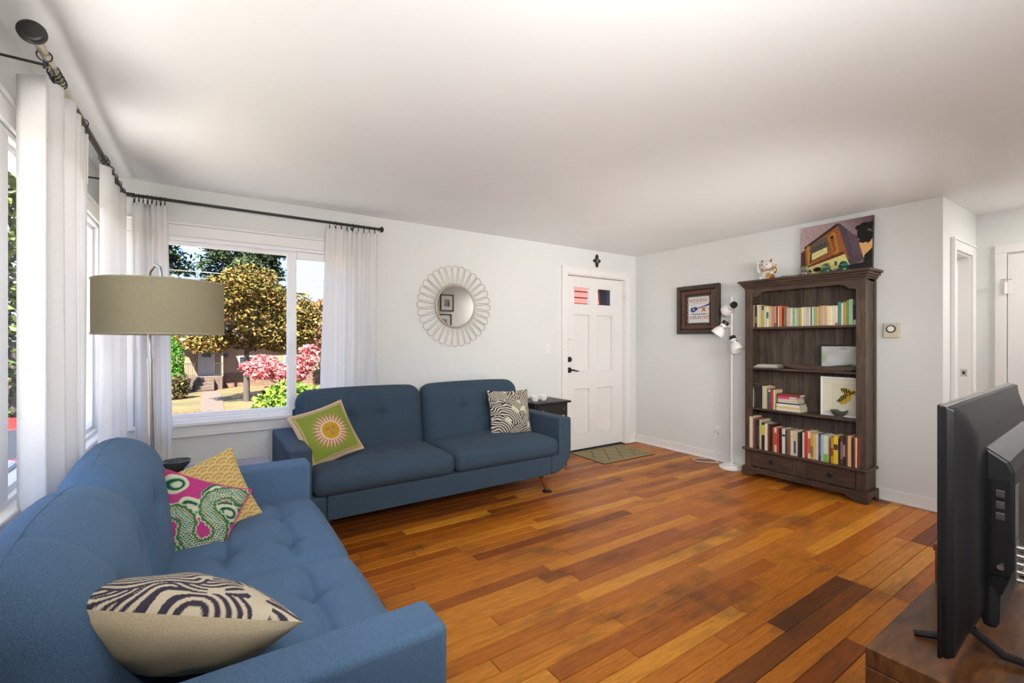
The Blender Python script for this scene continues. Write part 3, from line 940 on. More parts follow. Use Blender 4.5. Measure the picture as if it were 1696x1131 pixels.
def ring_mb(along):
    m_ = MB()
    pts = []
    for k in range(16):
        a = 2 * math.pi * k / 16
        pts.append((0, 0.019 * math.cos(a), 0.019 * math.sin(a) - 0.006) if along == 'x' else (0.019 * math.cos(a), 0, 0.019 * math.sin(a) - 0.006))
    m_.tube(pts, 0.0022, 6, closed=True)
    m_.box(-0.004, 0.004, -0.004, 0.004, -0.048, -0.024)
    return m_.mesh('curtain_ring')
ring_me = {'x': ring_mb('x'), 'y': ring_mb('y')}
for r_ in ring_me.values(): r_.materials.append(M['black'])

def curtain(label, along, a, b, a2, b2, folds, nr, amp=0.035, seed=0, z0=0.02, gather=None, ret=False):
    """a..b: reach on the rod at the top, a2..b2: at the hem"""
    g = np.random.default_rng(seed)
    base = ((a + b) / 2, RY, 0) if along == 'x' else (RX, (a + b) / 2, 0)
    t = thing('linen_curtain', label, 'curtain', base)
    ns, nz = folds * 14, 40
    s = np.linspace(0, 1, ns); zz = np.linspace(0, 1, nz)
    Sg, Zg = np.meshgrid(s, zz, indexing='ij')
    ph = g.uniform(-0.5, 0.5, folds + 1)
    warp = Sg + 0.018 * np.sin(Sg * 11 + seed) + 0.010 * np.sin(Zg * 3 + Sg * 7)
    top_z = RZ - 0.045
    Zw = top_z - (top_z - z0) * Zg
    lo = a + (a2 - a) * Zg ** 0.8; hi = b + (b2 - b) * Zg ** 0.8
    pos = lo + (hi - lo) * Sg + 0.012 * np.sin(warp * folds * 4 * np.pi + 1.0) * Zg
    A = amp * (0.75 + 0.35 * Zg) * (0.75 + 0.35 * np.sin(Sg * 9 + seed * 1.7))
    wv = np.sin(warp * folds * 2 * np.pi + 0.6 * Zg * np.sin(Sg * 5 + seed))
    off = A * np.sign(wv) * np.abs(wv) ** 0.7
    if ret:      # the first fold turns back to the wall
        k = np.clip(1 - Sg / 0.10, 0, 1)
        off = off * (1 - k) - 0.092 * k
        pos = pos + 0.12 * k * (hi - lo) / 0.6
    if along == 'x': P = np.stack([pos - base[0], off, Zw], -1)
    else: P = np.stack([off, pos - base[1], Zw], -1)
    me = grid_mesh(P, None, 'cloth')
    me.materials.append(M['linen']); me.shade_smooth()
    co = put('cloth', me, None, t)
    so = co.modifiers.new('solid', 'SOLIDIFY'); so.thickness = 0.0018
    # the doubled heading band
    hb = P[:, :5, :].copy()
    k = 0.003
    hb2 = hb.copy()
    if along == 'x': hb2[..., 1] -= k
    else: hb2[..., 0] += k
    me = grid_mesh(hb2, None, 'heading'); me.materials.append(M['linen']); me.shade_smooth()
    put('heading', me, None, co)
    for i in range(nr):
        q = (i + 0.5) / nr if gather is None else gather[i]
        p = a + (b - a) * q
        rg = bpy.data.objects.new('curtain_ring', ring_me[along]); C.objects.link(rg); rg.parent = t
        rg.location = (p - base[0], 0, RZ) if along == 'x' else (0, p - base[1], RZ)
        rg.rotation_euler = (0, 0, random.uniform(-0.35, 0.35))
    return t
curtain('white linen curtain at the near end of the side window', 'y', 2.14, 2.74, 2.18, 2.60, 5, 7, 0.040, 2, gather=[0.02, 0.20, 0.24, 0.28, 0.32, 0.36, 0.97], ret=True)
curtain('white linen curtain on the side window next to the room corner', 'y', 3.16, 3.85, 3.14, 3.85, 4, 6, 0.035, 4, gather=[0.04, 0.12, 0.3, 0.5, 0.7, 0.92])
curtain('white linen curtain at the lamp end of the picture window', 'x', -0.42, -0.235, -0.41, -0.20, 3, 8, 0.032, 6)
curtain('white linen curtain hanging behind the long sofa', 'x', 0.80, 1.215, 0.72, 1.215, 6, 9, 0.030, 9)

# ================================================================== arc lamp, corner table, bowl
lamp = thing('drum_floor_lamp', 'steel floor lamp with a wide oatmeal drum shade by the window corner', 'floor lamp', (-0.24, 2.865, 0))
put('base', MB().lathe([(0.10, 0), (0.10, 0.012), (0.02, 0.026), (0, 0.026)], n=32), M['steel'], lamp, smooth=True)
po = put('pole', MB().cyl((0.015, 0, 0.02), (0.0, 0, 1.20), 0.0115, n=16).cyl((0.0, 0, 1.20), (-0.004, 0, 1.44), 0.0085, n=16), M['steel'], lamp, smooth=True)
put('collar', MB().cyl((0.0, 0, 1.19), (0.0, 0, 1.215), 0.0135, n=16), M['steel'], po, smooth=True)
arc = [(-0.004, 0, 1.43)]
for k in range(13):
    a = math.pi * k / 12
    arc.append((0.026 - 0.030 * math.cos(a), -0.05 + 0.05 * -math.cos(a) * -1 - 0.05 + (-0.03) * (k / 12), 1.56 + 0.085 * math.sin(a)))
cx_, cy_ = 0.057, -0.155      # centre of the shade
pts = [(-0.004, 0, 1.43), (-0.004, 0, 1.60), (0.004, -0.015, 1.645), (0.026, -0.07, 1.672), (0.050, -0.13, 1.655), (cx_, cy_, 1.62), (cx_, cy_, 1.50)]
put('arc_tube', MB().tube(pts, 0.006, 8), M['steel'], lamp, smooth=True)
sh0, sh1, sr = 1.335, 1.577, 0.250
k_ = N('oatmeal_shade_linen')
v_ = k_.coord((1, 1, 1))
f_ = k_.noise(k_.coord((90, 90, 300)), 2.5, 4, 0.7); f2_ = k_.noise(k_.coord((300, 300, 60)), 2.0, 4, 0.7)
cA = k_.ramp(f_, [(0.3, lin(140, 132, 106)), (0.7, lin(188, 180, 152))])
cB = k_.ramp(f2_, [(0.3, lin(136, 128, 102)), (0.7, lin(184, 176, 148))])
k_.col(k_.mix(0.5, cA, cB)); k_.b.inputs['Roughness'].default_value = 0.95; k_.b.inputs['Specular IOR Level'].default_value = 0.1
tl_ = k_.n('BsdfTranslucent'); tl_.inputs['Color'].default_value = lin(190, 182, 140)
mx_ = k_.n('MixShader'); mx_.inputs[0].default_value = 0.22
k_.l(k_.b.outputs[0], mx_.inputs[1]); k_.l(tl_.outputs[0], mx_.inputs[2]); k_.l(mx_.outputs[0], k_.t.nodes['Material Output'].inputs['Surface'])
shade = put('shade', MB().lathe([(sr, sh0), (sr, sh1), (sr - 0.003, sh1), (sr - 0.003, sh0)], (cx_, cy_, 0), 64, closed=True), k_.m, lamp, smooth=True)
rim = MB()
for z in (sh0, sh1):
    rim.tube([(cx_ + sr * math.cos(a), cy_ + sr * math.sin(a), z) for a in np.linspace(0, 2 * math.pi, 64, endpoint=False)], 0.004, 6, closed=True)
put('rim', rim, fabric('shade_rim_tape', lin(168, 160, 136), 300, 0.1), shade, smooth=True)
put('diffuser', MB().lathe([(0.0, 0), (sr - 0.006, 0), (sr - 0.006, 0.003), (0, 0.003)], (cx_, cy_, sh0 + 0.015), 48), plain('frosted_diffuser', (0.75, 0.70, 0.60, 1), 0.6), shade, smooth=True)
sp_ = MB()
for a in (0.4, 2.5, 4.6): sp_.tube([(cx_, cy_, sh1 - 0.02), (cx_ + sr * math.cos(a), cy_ + sr * math.sin(a), sh1 - 0.004)], 0.002, 6)
put('spider', sp_, M['steel'], shade)

ct = thing('corner_table', 'dark red wooden corner table behind the loveseat armrest', 'side table', (0.0, 3.16, 0))
cwood = wood('cherry_wood', (0.05, 0.014, 0.010, 1), (0.14, 0.045, 0.03, 1), 0.25, (1, 8, 8))
put('tabletop', MB().box(-0.29, 0.33, -0.215, 0.215, 0.522, 0.55), cwood, ct, bevel=0.006)
put('apron', MB().box(-0.25, 0.29, -0.18, 0.18, 0.45, 0.522), cwood, ct)
for sx in (-0.255, 0.275):
    for sy in (-0.185, 0.165):
        put('leg', MB().box(sx, sx + 0.03, sy, sy + 0.03, 0, 0.522), cwood, ct, bevel=0.003)
bw = thing('ceramic_bowl', 'small dark green ceramic bowl on the corner table', 'bowl', (-0.155, 3.29, 0.55))
put('bowl_body', MB().lathe([(0.035, 0), (0.04, 0.006), (0.062, 0.03), (0.072, 0.055), (0.068, 0.056), (0.056, 0.032), (0.03, 0.012), (0, 0.010)], n=32), plain('dark_celadon', (0.045, 0.06, 0.05, 1), 0.25), bw, smooth=True)
gl_ = MB()
for i in range(9):
    a = i * 2.4; r_ = 0.012 + 0.004 * i
    gl_.ball((r_ * math.cos(a), r_ * math.sin(a), 0.035), 0.011, 8)
put('beads', gl_, plain('dark_beads', (0.03, 0.02, 0.018, 1), 0.15), bw, smooth=True)['kind'] = 'stuff'

# ================================================================== black side table and cups
st = thing('side_table', 'black painted side table with a drawer next to the front door', 'side table', (2.93, 3.79, 0))
put('tabletop', MB().box(-0.235, 0.24, -0.185, 0.18, 0.66, 0.682), M['blackpaint'], st, bevel=0.006)
put('case', MB().box(-0.21, 0.215, -0.15, 0.165, 0.53, 0.66), M['blackpaint'], st)
dr = put('drawer', MB().box(-0.185, 0.19, -0.162, -0.15, 0.54, 0.65), M['blackpaint'], st, bevel=0.004)
for kx in (-0.13, 0.135):
    put('knob', MB().lathe([(0.005, 0), (0.005, -0.012), (0.012, -0.018), (0.010, -0.024), (0, -0.026)], (kx, -0.162, 0.60), 14, axis='y'), plain('aged_brass', (0.30, 0.20, 0.08, 1), 0.35, 0.9), dr, smooth=True)
for sx in (-0.21, 0.192):
    for sy in (-0.15, 0.142):
        put('leg', MB().cyl((sx + 0.0115, sy + 0.0115, 0.53), (sx + 0.0115, sy + 0.0115, 0), 0.016, 0.011, 10), M['blackpaint'], st, smooth=True)
def cup(label, x, y, rz):
    t = thing('tea_cup', label, 'cup', (x, y, 0.682), rz, 'cups on the black side table')
    put('cup_body', MB().lathe([(0.026, 0), (0.030, 0.004), (0.040, 0.025), (0.046, 0.055), (0.043, 0.055), (0.037, 0.026), (0.026, 0.008), (0, 0.007)], n=28), M['porcelain'], t, smooth=True)
    put('handle', MB().tube([(0.043, 0, 0.046), (0.060, 0, 0.048), (0.066, 0, 0.034), (0.056, 0, 0.020), (0.038, 0, 0.018)], 0.0045, 8), M['porcelain'], t, smooth=True)
cup('white porcelain cup beside the wave print pillow', 2.79, 3.74, R(10))
cup('white porcelain cup at the middle of the black side table', 2.915, 3.76, R(190))

# ================================================================== sunburst mirror
mi = thing('sunburst_mirror', 'round wall mirror with looping wire petal border', 'mirror', (2.005, YB - 0.012, 1.645))
put('mirror_glass', MB().lathe([(0.0, -0.012), (0.197, -0.012), (0.197, 0.0), (0, 0.0)], n=64, axis='y'), M['mirror'], mi)
put('rim', MB().tube([(0.205 * math.cos(a), -0.010, 0.205 * math.sin(a)) for a in np.linspace(0, 2 * math.pi, 72, endpoint=False)], 0.010, 10, closed=True), M['gold'], mi, smooth=True)
NP = 32
for k in range(NP):
    a = 2 * math.pi * k / NP
    da = math.pi / NP * 0.86
    ro = 0.388
    pts = [(0.21, a - da * 0.55)] + [(0.30, a - da * 0.80), (ro - 0.022, a - da)] + [(ro - 0.022 + 0.030 * math.sin(t), a - da * math.cos(t)) for t in np.linspace(0.35, math.pi - 0.35, 7)] + [(ro - 0.022, a + da), (0.30, a + da * 0.80), (0.21, a + da * 0.55)]
    put('petal', MB().tube([(r_ * math.cos(t), -0.006, r_ * math.sin(t)) for r_, t in pts], 0.0027, 6), M['gold'], mi, smooth=True)
# framed photographs on the wall behind the camera, seen in the mirror
def small_frame(name, label, loc, w, h, ff, art, artmat, frame_m, mat_m, rz, mw, fd=0.022):
    t = thing(name, label, 'picture', loc, rz)
    put('frame', frame_mb(-w / 2, w / 2, -h / 2, h / 2, ff, -fd, 0), frame_m, t, bevel=0.003)
    put('mount', MB().box(-w / 2 + ff, w / 2 - ff, -fd * 0.5, -0.001, -h / 2 + ff, h / 2 - ff), mat_m, t)
    if art is not None:
        put('print', art, artmat, t)
    return t
def art_sheet(w, h, nx, nz, paint, y=-0.012, z=0.0, x=0.0):
    u = np.linspace(0, 1, nx); v = np.linspace(0, 1, nz)
    Ug, Vg = np.meshgrid(u, v, indexing='ij')
    P = np.stack([x + (Ug - 0.5) * w, np.full_like(Ug, y), z + (Vg - 0.5) * h], -1)
    me = grid_mesh(P, paint(Ug, Vg), 'print')
    return me
def bw_photo(seed):
    g = np.random.default_rng(seed)
    def f(u, v):
        c = np.full(u.shape + (3,), 0.35)
        c[v < 0.4] = 0.08
        for _ in range(7):
            x = g.uniform(0.1, 0.9); hh = g.uniform(0.3, 0.85); wd = g.uniform(0.05, 0.12)
            c[(np.abs(u - x) < wd) & (v < hh)] = g.uniform(0.01, 0.5)
        return c
    return f
whitemat = plain('white_mount_board', (0.75, 0.74, 0.72, 1), 0.9, 0, 0.02)
pm_ = printed('photo_print', 0.5)
me = art_sheet(0.12, 0.15, 40, 50, bw_photo(3)); me.materials.append(pm_)
small_frame('picture_frame', 'black framed small photo reflected in the round mirror', (4.06, YN + 0.001, 2.09), 0.30, 0.34, 0.022, me, None, M['black'], whitemat, R(180), 0.05)
me = art_sheet(0.16, 0.20, 40, 50, bw_photo(8)); me.materials.append(pm_)
small_frame('picture_frame', 'black framed photo hanging low in the mirror reflection', (3.98, YN + 0.001, 1.66), 0.36, 0.40, 0.022, me, None, M['black'], whitemat, R(180), 0.05)

# ================================================================== things on the walls
sw = thing('light_switch', 'white toggle light switch plate left of the front door', 'light switch', (3.17, YB, 1.222))
put('plate', MB().box(-0.036, 0.036, -0.006, 0, -0.058, 0.058), M['whitep'], sw, bevel=0.003)
put('toggle', MB().box(-0.005, 0.005, -0.018, -0.006, -0.012, 0.010), M['whitep'], sw, bevel=0.002)
cr = thing('wall_cross', 'small dark metal cross above the front door', 'cross', (3.92, YB, 2.278))
def petalcross():
    m_ = MB()
    for (dx, dz, r_) in ((0, 0.055, 0.026), (0, -0.055, 0.026), (0.038, 0, 0.024), (-0.038, 0, 0.024)):
        pts = []
        for k in range(18):
            a = 2 * math.pi * k / 18
            rr = r_ * (0.86 + 0.14 * math.cos(3 * a + (math.pi / 2 if dz > 0 else -math.pi / 2 if dz < 0 else 0 if dx > 0 else math.pi)))
            pts.append((dx + rr * math.cos(a), dz + rr * math.sin(a)))
        m_.prism(pts, 'y', -0.014, 0)
    m_.box(-0.024, 0.024, -0.016, 0, -0.036, 0.036)
    return m_
put('cross_body', petalcross(), plain('dark_pewter', (0.035, 0.030, 0.026, 1), 0.45, 0.6), cr, bevel=0.003)
put('centre_stone', MB().ball((0, -0.016, 0), 0.017, 14, 0, (0.8, 0.5, 1.5)), plain('grey_centre_stone', (0.25, 0.23, 0.20, 1), 0.3), cr, smooth=True)

RW = R(-90)      # things on the bookcase wall: local x runs towards the camera side, local -y into the room
def on_right(lx_y, z, off=0.0): return (XR - off, lx_y, z)
th = thing('thermostat', 'square ivory thermostat with round dial beside the bookcase', 'thermostat', (XR, 1.335, 1.39), RW)
put('body', MB().box(-0.052, 0.052, -0.028, 0, -0.06, 0.06), M['ivory'], th, bevel=0.006)
dl = put('dial', MB().lathe([(0.032, -0.028), (0.032, -0.036), (0.027, -0.041), (0, -0.041)], (0, 0, 0.012), 28, axis='y'), plain('dial_bronze', (0.10, 0.08, 0.05, 1), 0.4, 0.5), th, smooth=True)
put('dial_face', MB().lathe([(0.023, -0.041), (0.021, -0.0435), (0, -0.0435)], (0, 0, 0.012), 28, axis='y'), M['whitep'], dl, smooth=True)
ou = thing('wall_outlet', 'white wall outlet above the baseboard near the pole lamp', 'outlet', (XR, 2.846, 0.32), RW)
put('plate', MB().box(-0.036, 0.036, -0.006, 0, -0.058, 0.058), M['whitep'], ou, bevel=0.003)
for z in (-0.022, 0.022):
    sk = put('socket', MB().lathe([(0.016, -0.006), (0.016, -0.009), (0, -0.009)], (0, 0, z), 18, axis='y'), M['ivory'], ou)
    put('slots', MB().box(-0.007, -0.005, -0.0098, -0.0088, z - 0.003, z + 0.007).box(0.005, 0.007, -0.0098, -0.0088, z - 0.003, z + 0.007), M['black'], sk)

# framed guitar poster
po_ = thing('framed_poster', 'music poster with a blue guitar in a deep dark wooden frame', 'picture', (XR, 3.077, 1.66), RW)
fw, fh = 0.53, 0.55
fdk = wood('poster_frame_outer', (0.018, 0.011, 0.008, 1), (0.085, 0.055, 0.032, 1), 0.35, (4, 4, 4))
fbr = wood('poster_frame_inner', (0.05, 0.018, 0.010, 1), (0.15, 0.06, 0.03, 1), 0.3, (4, 4, 4))
put('outer_frame', frame_mb(-fw / 2, fw / 2, -fh / 2, fh / 2, 0.05, -0.055, 0), fdk, po_, bevel=0.012)
put('middle_frame', frame_mb(-fw / 2 + 0.05, fw / 2 - 0.05, -fh / 2 + 0.05, fh / 2 - 0.05, 0.055, -0.040, 0), fbr, po_, bevel=0.014)
put('inner_frame', frame_mb(-fw / 2 + 0.10, fw / 2 - 0.10, -fh / 2 + 0.10, fh / 2 - 0.10, 0.022, -0.030, 0), fdk, po_, bevel=0.004)
bd = MB()
for k in range(20):
    for (x, z) in ((-0.155 + k * 0.0163, 0.165), (-0.155 + k * 0.0163, -0.165), (-0.155, -0.165 + k * 0.0174), (0.155, -0.165 + k * 0.0174)):
        bd.ball((x, -0.031, z), 0.0055, 6)
put('bead_edge', bd, fdk, po_, smooth=True)['kind'] = 'stuff'
def poster(u, v):
    c = np.broadcast_to(c3(222, 220, 214), u.shape + (3,)).copy()
    e = np.minimum(np.minimum(u, 1 - u) * 0.8, np.minimum(v, 1 - v)) + 0.012 * np.sin(u * 40) * 0.5 + 0.012 * np.sin(v * 34) * 0.5
    c[(e > 0.045) & (e < 0.062)] = c3(70, 74, 90)
    blue, red = c3(42, 62, 124), c3(188, 64, 54)
    for (cx, cy, rx, ry) in ((0.27, 0.50, 0.105, 0.085), (0.37, 0.53, 0.085, 0.065)):
        c[((u - cx) / rx) ** 2 + ((v - cy) / ry) ** 2 < 1] = blue
    d, _ = seg_dist(u, v, [(0.36, 0.525), (0.84, 0.64)])
    c[d < 0.016] = blue
    d, _ = seg_dist(u, v, [(0.80, 0.63), (0.90, 0.655)])
    c[d < 0.028] = blue
    c[np.hypot((u - 0.29), (v - 0.51)) < 0.03] = c3(225, 222, 215)
    d, _ = seg_dist(u, v, [(0.64, 0.44), (0.76, 0.56)]); c[d < 0.02] = red
    d, _ = seg_dist(u, v, [(0.76, 0.44), (0.64, 0.56)]); c[d < 0.02] = red
    c[(np.abs(v - 0.70 - 0.03 * u) < 0.008) & (u > 0.28) & (u < 0.78) & (np.sin(u * 95) > -0.3)] = c3(120, 122, 134)
    c[(np.abs(v - 0.345) < 0.012) & (u > 0.2) & (u < 0.82)] = c3(90, 92, 104)
    for x, cc in ((0.17, red), (0.34, blue), (0.52, blue), (0.70, red), (0.87, red)):
        q = np.hypot(u - x, (v - 0.22) * 1.1)
        c[(q < 0.068) & (q > 0.042) & ~((v < 0.2) & (np.abs(u - x) < 0.03))] = cc
    return c
me = art_sheet(0.31, 0.33, 140, 150, poster, -0.014); me.materials.append(printed('poster_print', 0.45))
pr = put('poster_print', me, None, po_)
def text(name, s, size, mat, parent, loc, rot=(R(90), 0, 0), ext=0.0006, space=1.0):
    cu = bpy.data.curves.new(name, 'FONT')
    cu.body = s; cu.size = size; cu.extrude = ext; cu.align_x = 'CENTER'; cu.align_y = 'CENTER'; cu.space_character = space
    cu.materials.append(mat)
    tmp = bpy.data.objects.new(name, cu); C.objects.link(tmp)
    bpy.context.view_layer.update()
    tm = bpy.data.meshes.new_from_object(tmp.evaluated_get(bpy.context.evaluated_depsgraph_get()))
    bpy.data.objects.remove(tmp)
    o = bpy.data.objects.new(name, tm); C.objects.link(o)
    o.parent = parent; o.location = loc; o.rotation_euler = rot
    return o
text('lettering', 'ACOUSTIC', 0.050, plain('poster_ink_red', lin(176, 72, 56), 0.7), pr, (0, -0.0155, 0.103), space=0.95)
put('glazing', MB().box(-0.165, 0.165, -0.020, -0.0175, -0.175, 0.175), M['glass'], po_)

# ================================================================== pole lamp with three heads
pl = thing('pole_lamp', 'white pole lamp with three swivel spot heads beside the bookcase', 'floor lamp', (4.475, 2.61, 0), RW)
put('base', MB().lathe([(0.122, 0), (0.122, 0.014), (0.112, 0.022), (0.094, 0.024), (0.090, 0.034), (0.030, 0.040), (0.016, 0.055), (0, 0.055)], n=40), M['whitep'], pl, smooth=True)
put('pole', MB().cyl((0, 0, 0.04), (0, 0, 1.755), 0.0125, n=14).lathe([(0.0125, 1.755), (0.008, 1.765), (0, 1.767)], n=14), M['whitep'], pl, smooth=True)
def spot_head(at, d):
    d = Vector(d).normalized(); at = Vector(at)
    h = put('spot_head', MB(), M['whitep'], pl) if False else None
    q = Vector((0, 0, 1)).rotation_difference(d)
    prof = [(0.0, -0.062), (0.026, -0.060), (0.031, -0.050), (0.031, -0.030), (0.034, -0.026), (0.034, 0.012), (0.046, 0.030), (0.060, 0.060), (0.066, 0.100), (0.063, 0.100), (0.056, 0.060), (0.042, 0.034), (0.0, 0.030)]
    def tr(m_):
        m_.v = [tuple(q @ Vector(p) + at) for p in m_.v]; return m_
    sh = put('shade', tr(MB().lathe(prof, n=28)), M['whitep'], pl, smooth=True)
    put('cap', tr(MB().lathe([(0, -0.066), (0.029, -0.064), (0.0335, -0.054), (0.0335, -0.018), (0.031, -0.016)], n=28)), M['black'], sh, smooth=True)
    put('band', tr(MB().lathe([(0.0345, -0.004), (0.036, -0.002), (0.036, 0.008), (0.0345, 0.010)], n=28)), M['steel'], sh, smooth=True)
    put('switch_arm', MB().cyl(tuple(at), (0, 0, at.z), 0.006, n=8), M['whitep'], sh, smooth=True)
spot_head((0.025, -0.046, 1.655), (-0.72, 0.45, -0.30))
spot_head((-0.075, -0.040, 1.455), (-0.50, -0.25, -0.80))
spot_head((0.055, -0.050, 1.295), (0.45, -0.12, -0.85))
cd = [(XR - 0.012, 2.846, 0.335), (XR - 0.05, 2.86, 0.26), (XR - 0.06, 2.90, 0.12), (XR - 0.075, 2.93, 0.02), (XR - 0.10, 3.02, 0.006), (XR - 0.19, 3.03, 0.006), (XR - 0.22, 2.95, 0.006), (XR - 0.16, 2.86, 0.006), (XR - 0.09, 2.80, 0.006), (XR - 0.06, 2.83, 0.010), (XR - 0.10, 2.80, 0.006), (XR - 0.14, 2.745, 0.008)]
def smooth_path(path, k=6):
    out = []
    for i in range(len(path) - 1):
        p0, p1, p2, p3 = [Vector(path[min(max(j, 0), len(path) - 1)]) for j in (i - 1, i, i + 1, i + 2)]
        for t in np.linspace(0, 1, k, endpoint=False):
            t = float(t)
            out.append(0.5 * (2 * p1 + (p2 - p0) * t + (2 * p0 - 5 * p1 + 4 * p2 - p3) * t * t + (3 * p1 - p0 - 3 * p2 + p3) * t ** 3))
    return out + [Vector(path[-1])]
cord = thing('power_cord', 'thin white power cord looping from outlet to pole lamp', 'cord', (XR, 2.846, 0))
cord_mb = MB().tube(smooth_path(cd), 0.0032, 6)
cord_mb.v = [(p[0] - XR, p[1] - 2.846, p[2]) for p in cord_mb.v]
put('cable', cord_mb, M['whitep'], cord, smooth=True)
put('plug', MB().box(-0.034, -0.010, -0.012, 0.012, 0.328, 0.352), M['whitep'], cord, bevel=0.003)

# ================================================================== door mat
def mat_paint(u, v):
    d = np.abs(((u * 4.0 + v * 2.0) % 1) - 0.5) * 2; e = np.abs(((u * 4.0 - v * 2.0) % 1) - 0.5) * 2
    line = (d < 0.07) | (e < 0.07)
    ed = np.minimum(np.minimum(u, 1 - u) * 1.4, np.minimum(v, 1 - v))
    g = np.random.default_rng(4).uniform(0.75, 1.15, u.shape)
    c = np.where((line & (ed > 0.1))[..., None], c3(112, 102, 70), c3(160, 148, 110)) * g[..., None]
    c[(ed > 0.085) & (ed < 0.105)] = c3(128, 116, 82)
    return c
dm = thing('door_mat', 'olive tan woven mat on the floor at the front door', 'door mat', (3.885, 3.70, 0), R(-1.5))
put('backing', MB().box(-0.40, 0.40, -0.275, 0.275, 0.0, 0.006), M['black'], dm)
ug = np.linspace(0, 1, 130); vg = np.linspace(0, 1, 90)
Ug, Vg = np.meshgrid(ug, vg, indexing='ij')
zz_ = 0.011 + 0.0012 * np.random.default_rng(2).uniform(-1, 1, Ug.shape)
edge_ = np.minimum(np.minimum(Ug, 1 - Ug), np.minimum(Vg, 1 - Vg)) < 0.004
zz_[edge_] = 0.005
me = grid_mesh(np.stack([(Ug - 0.5) * 0.79, (Vg - 0.5) * 0.54, zz_], -1), mat_paint(Ug, Vg), 'pile')
me.materials.append(printed('mat_pile', 0.95, 0.4))
put('pile', me, None, dm)

# ================================================================== bookcase
BX, BY = 4.588, 1.92
bc = thing('bookcase', 'tall dark stained wooden bookcase with two drawers', 'bookcase', (BX, BY, 0), RW)
bw_, bh_ = M['bookwood'], M['bookwood_h']
hw = 0.485; FY = -0.225
SH = [0.275, 0.660, 1.050, 1.437]
for s in (-1, 1):
    x0, x1 = (s * hw, s * (hw - 0.022))
    sd = put('side', MB().box(min(x0, x1), max(x0, x1), FY + 0.02, 0, 0.09, 1.81), bw_, bc)
    put('side_panel', MB().box(min(s * hw, s * (hw + 0.006)), max(s * hw, s * (hw + 0.006)), FY + 0.02, FY + 0.065, 0.28, 1.80).box(min(s * hw, s * (hw + 0.006)), max(s * hw, s * (hw + 0.006)), -0.045, 0, 0.28, 1.80), bw_, sd, bevel=0.002)
    a, b = sorted((s * (hw + 0.006), s * (hw - 0.062)))
    put('stile', MB().box(a, b, FY, FY + 0.024, 0.09, 1.81), bw_, bc, bevel=0.003)
# back boards, each its own piece
xb = [-hw + 0.02, -0.27, -0.06, 0.19, 0.33, hw - 0.02]
for a, b in zip(xb[:-1], xb[1:]):
    put('back_board', MB().box(a + 0.0015, b - 0.0015, -0.014, -0.002, 0.10, 1.80), M['backwood'], bc, bevel=0.002)
for i, z in enumerate(SH):
    if i == 0: put('shelf', MB().box(-hw - 0.022, hw + 0.022, FY - 0.028, 0, z - 0.024, z), bh_, bc, bevel=0.007)
    else: put('shelf', MB().box(-hw + 0.022, hw - 0.022, FY + 0.026, -0.014, z - 0.020, z), bh_, bc, bevel=0.003)
# top rail with a shaped lower edge
ar = [(-hw + 0.06, 1.81), (-hw + 0.06, 1.728), (-hw + 0.115, 1.735), (-hw + 0.15, 1.765), (-hw + 0.18, 1.772), (hw - 0.18, 1.772), (hw - 0.15, 1.765), (hw - 0.115, 1.735), (hw - 0.06, 1.728), (hw - 0.06, 1.81)]
put('top_rail', MB().prism(ar, 'y', FY + 0.004, FY + 0.022), bh_, bc)
put('top_board', MB().box(-hw, hw, FY + 0.01, 0, 1.795, 1.815), bh_, bc)
cm = MB()
for (z0, z1, e) in ((1.808, 1.824, 0.012), (1.824, 1.842, 0.022), (1.842, 1.862, 0.036), (1.862, 1.885, 0.052)):
    cm.box(-hw - e, hw + e, FY - e, 0, z0, z1)
put('crown', cm, bh_, bc, bevel=0.005)
# drawers
put('drawer_case', MB().box(-hw + 0.02, hw - 0.02, FY + 0.012, -0.02, 0.095, 0.252), bh_, bc)
put('centre_stile', MB().box(-0.055, 0.055, FY + 0.002, FY + 0.014, 0.095, 0.252), bw_, bc, bevel=0.002)
for s in (-1, 1):
    cx0, cx1 = sorted((s * 0.058, s * (hw - 0.065)))
    dr = put('drawer', MB().box(cx0, cx1, FY - 0.002, FY + 0.012, 0.100, 0.246), bh_, bc, bevel=0.004)
    xm = (cx0 + cx1) / 2
    put('ring_pull', MB().lathe([(0.018, 0), (0.018, -0.004), (0.008, -0.010), (0, -0.010)], (xm, FY - 0.002, 0.18), 18, axis='y')
        .tube([(xm + 0.017 * math.cos(a), FY - 0.014, 0.172 + 0.017 * math.sin(a)) for a in np.linspace(0, 2 * math.pi, 18, endpoint=False)], 0.0035, 6, closed=True), M['black'], dr, smooth=True)
# plinth with bracket feet
def foot_poly(L):
    return [(-L, 0), (-L, 0.092), (L, 0.092), (L, 0), (L - 0.085, 0), (L - 0.095, 0.018), (L - 0.13, 0.028), (L - 0.15, 0.046), (-L + 0.15, 0.046), (-L + 0.13, 0.028), (-L + 0.095, 0.018), (-L + 0.085, 0)]
put('plinth', MB().prism(foot_poly(hw + 0.022), 'y', FY - 0.024, FY + 0.0), bh_, bc, bevel=0.004)
for s in (-1, 1):
    a, b = sorted((s * (hw + 0.022), s * hw))
    sp_ = [(FY, 0), (FY, 0.092), (0, 0.092), (0, 0), (-0.05, 0), (-0.065, 0.02), (-0.09, 0.04), (FY + 0.09, 0.04), (FY + 0.065, 0.02), (FY + 0.05, 0)]
    put('plinth_return', MB().prism(sp_, 'x', a, b), bh_, bc, bevel=0.003)

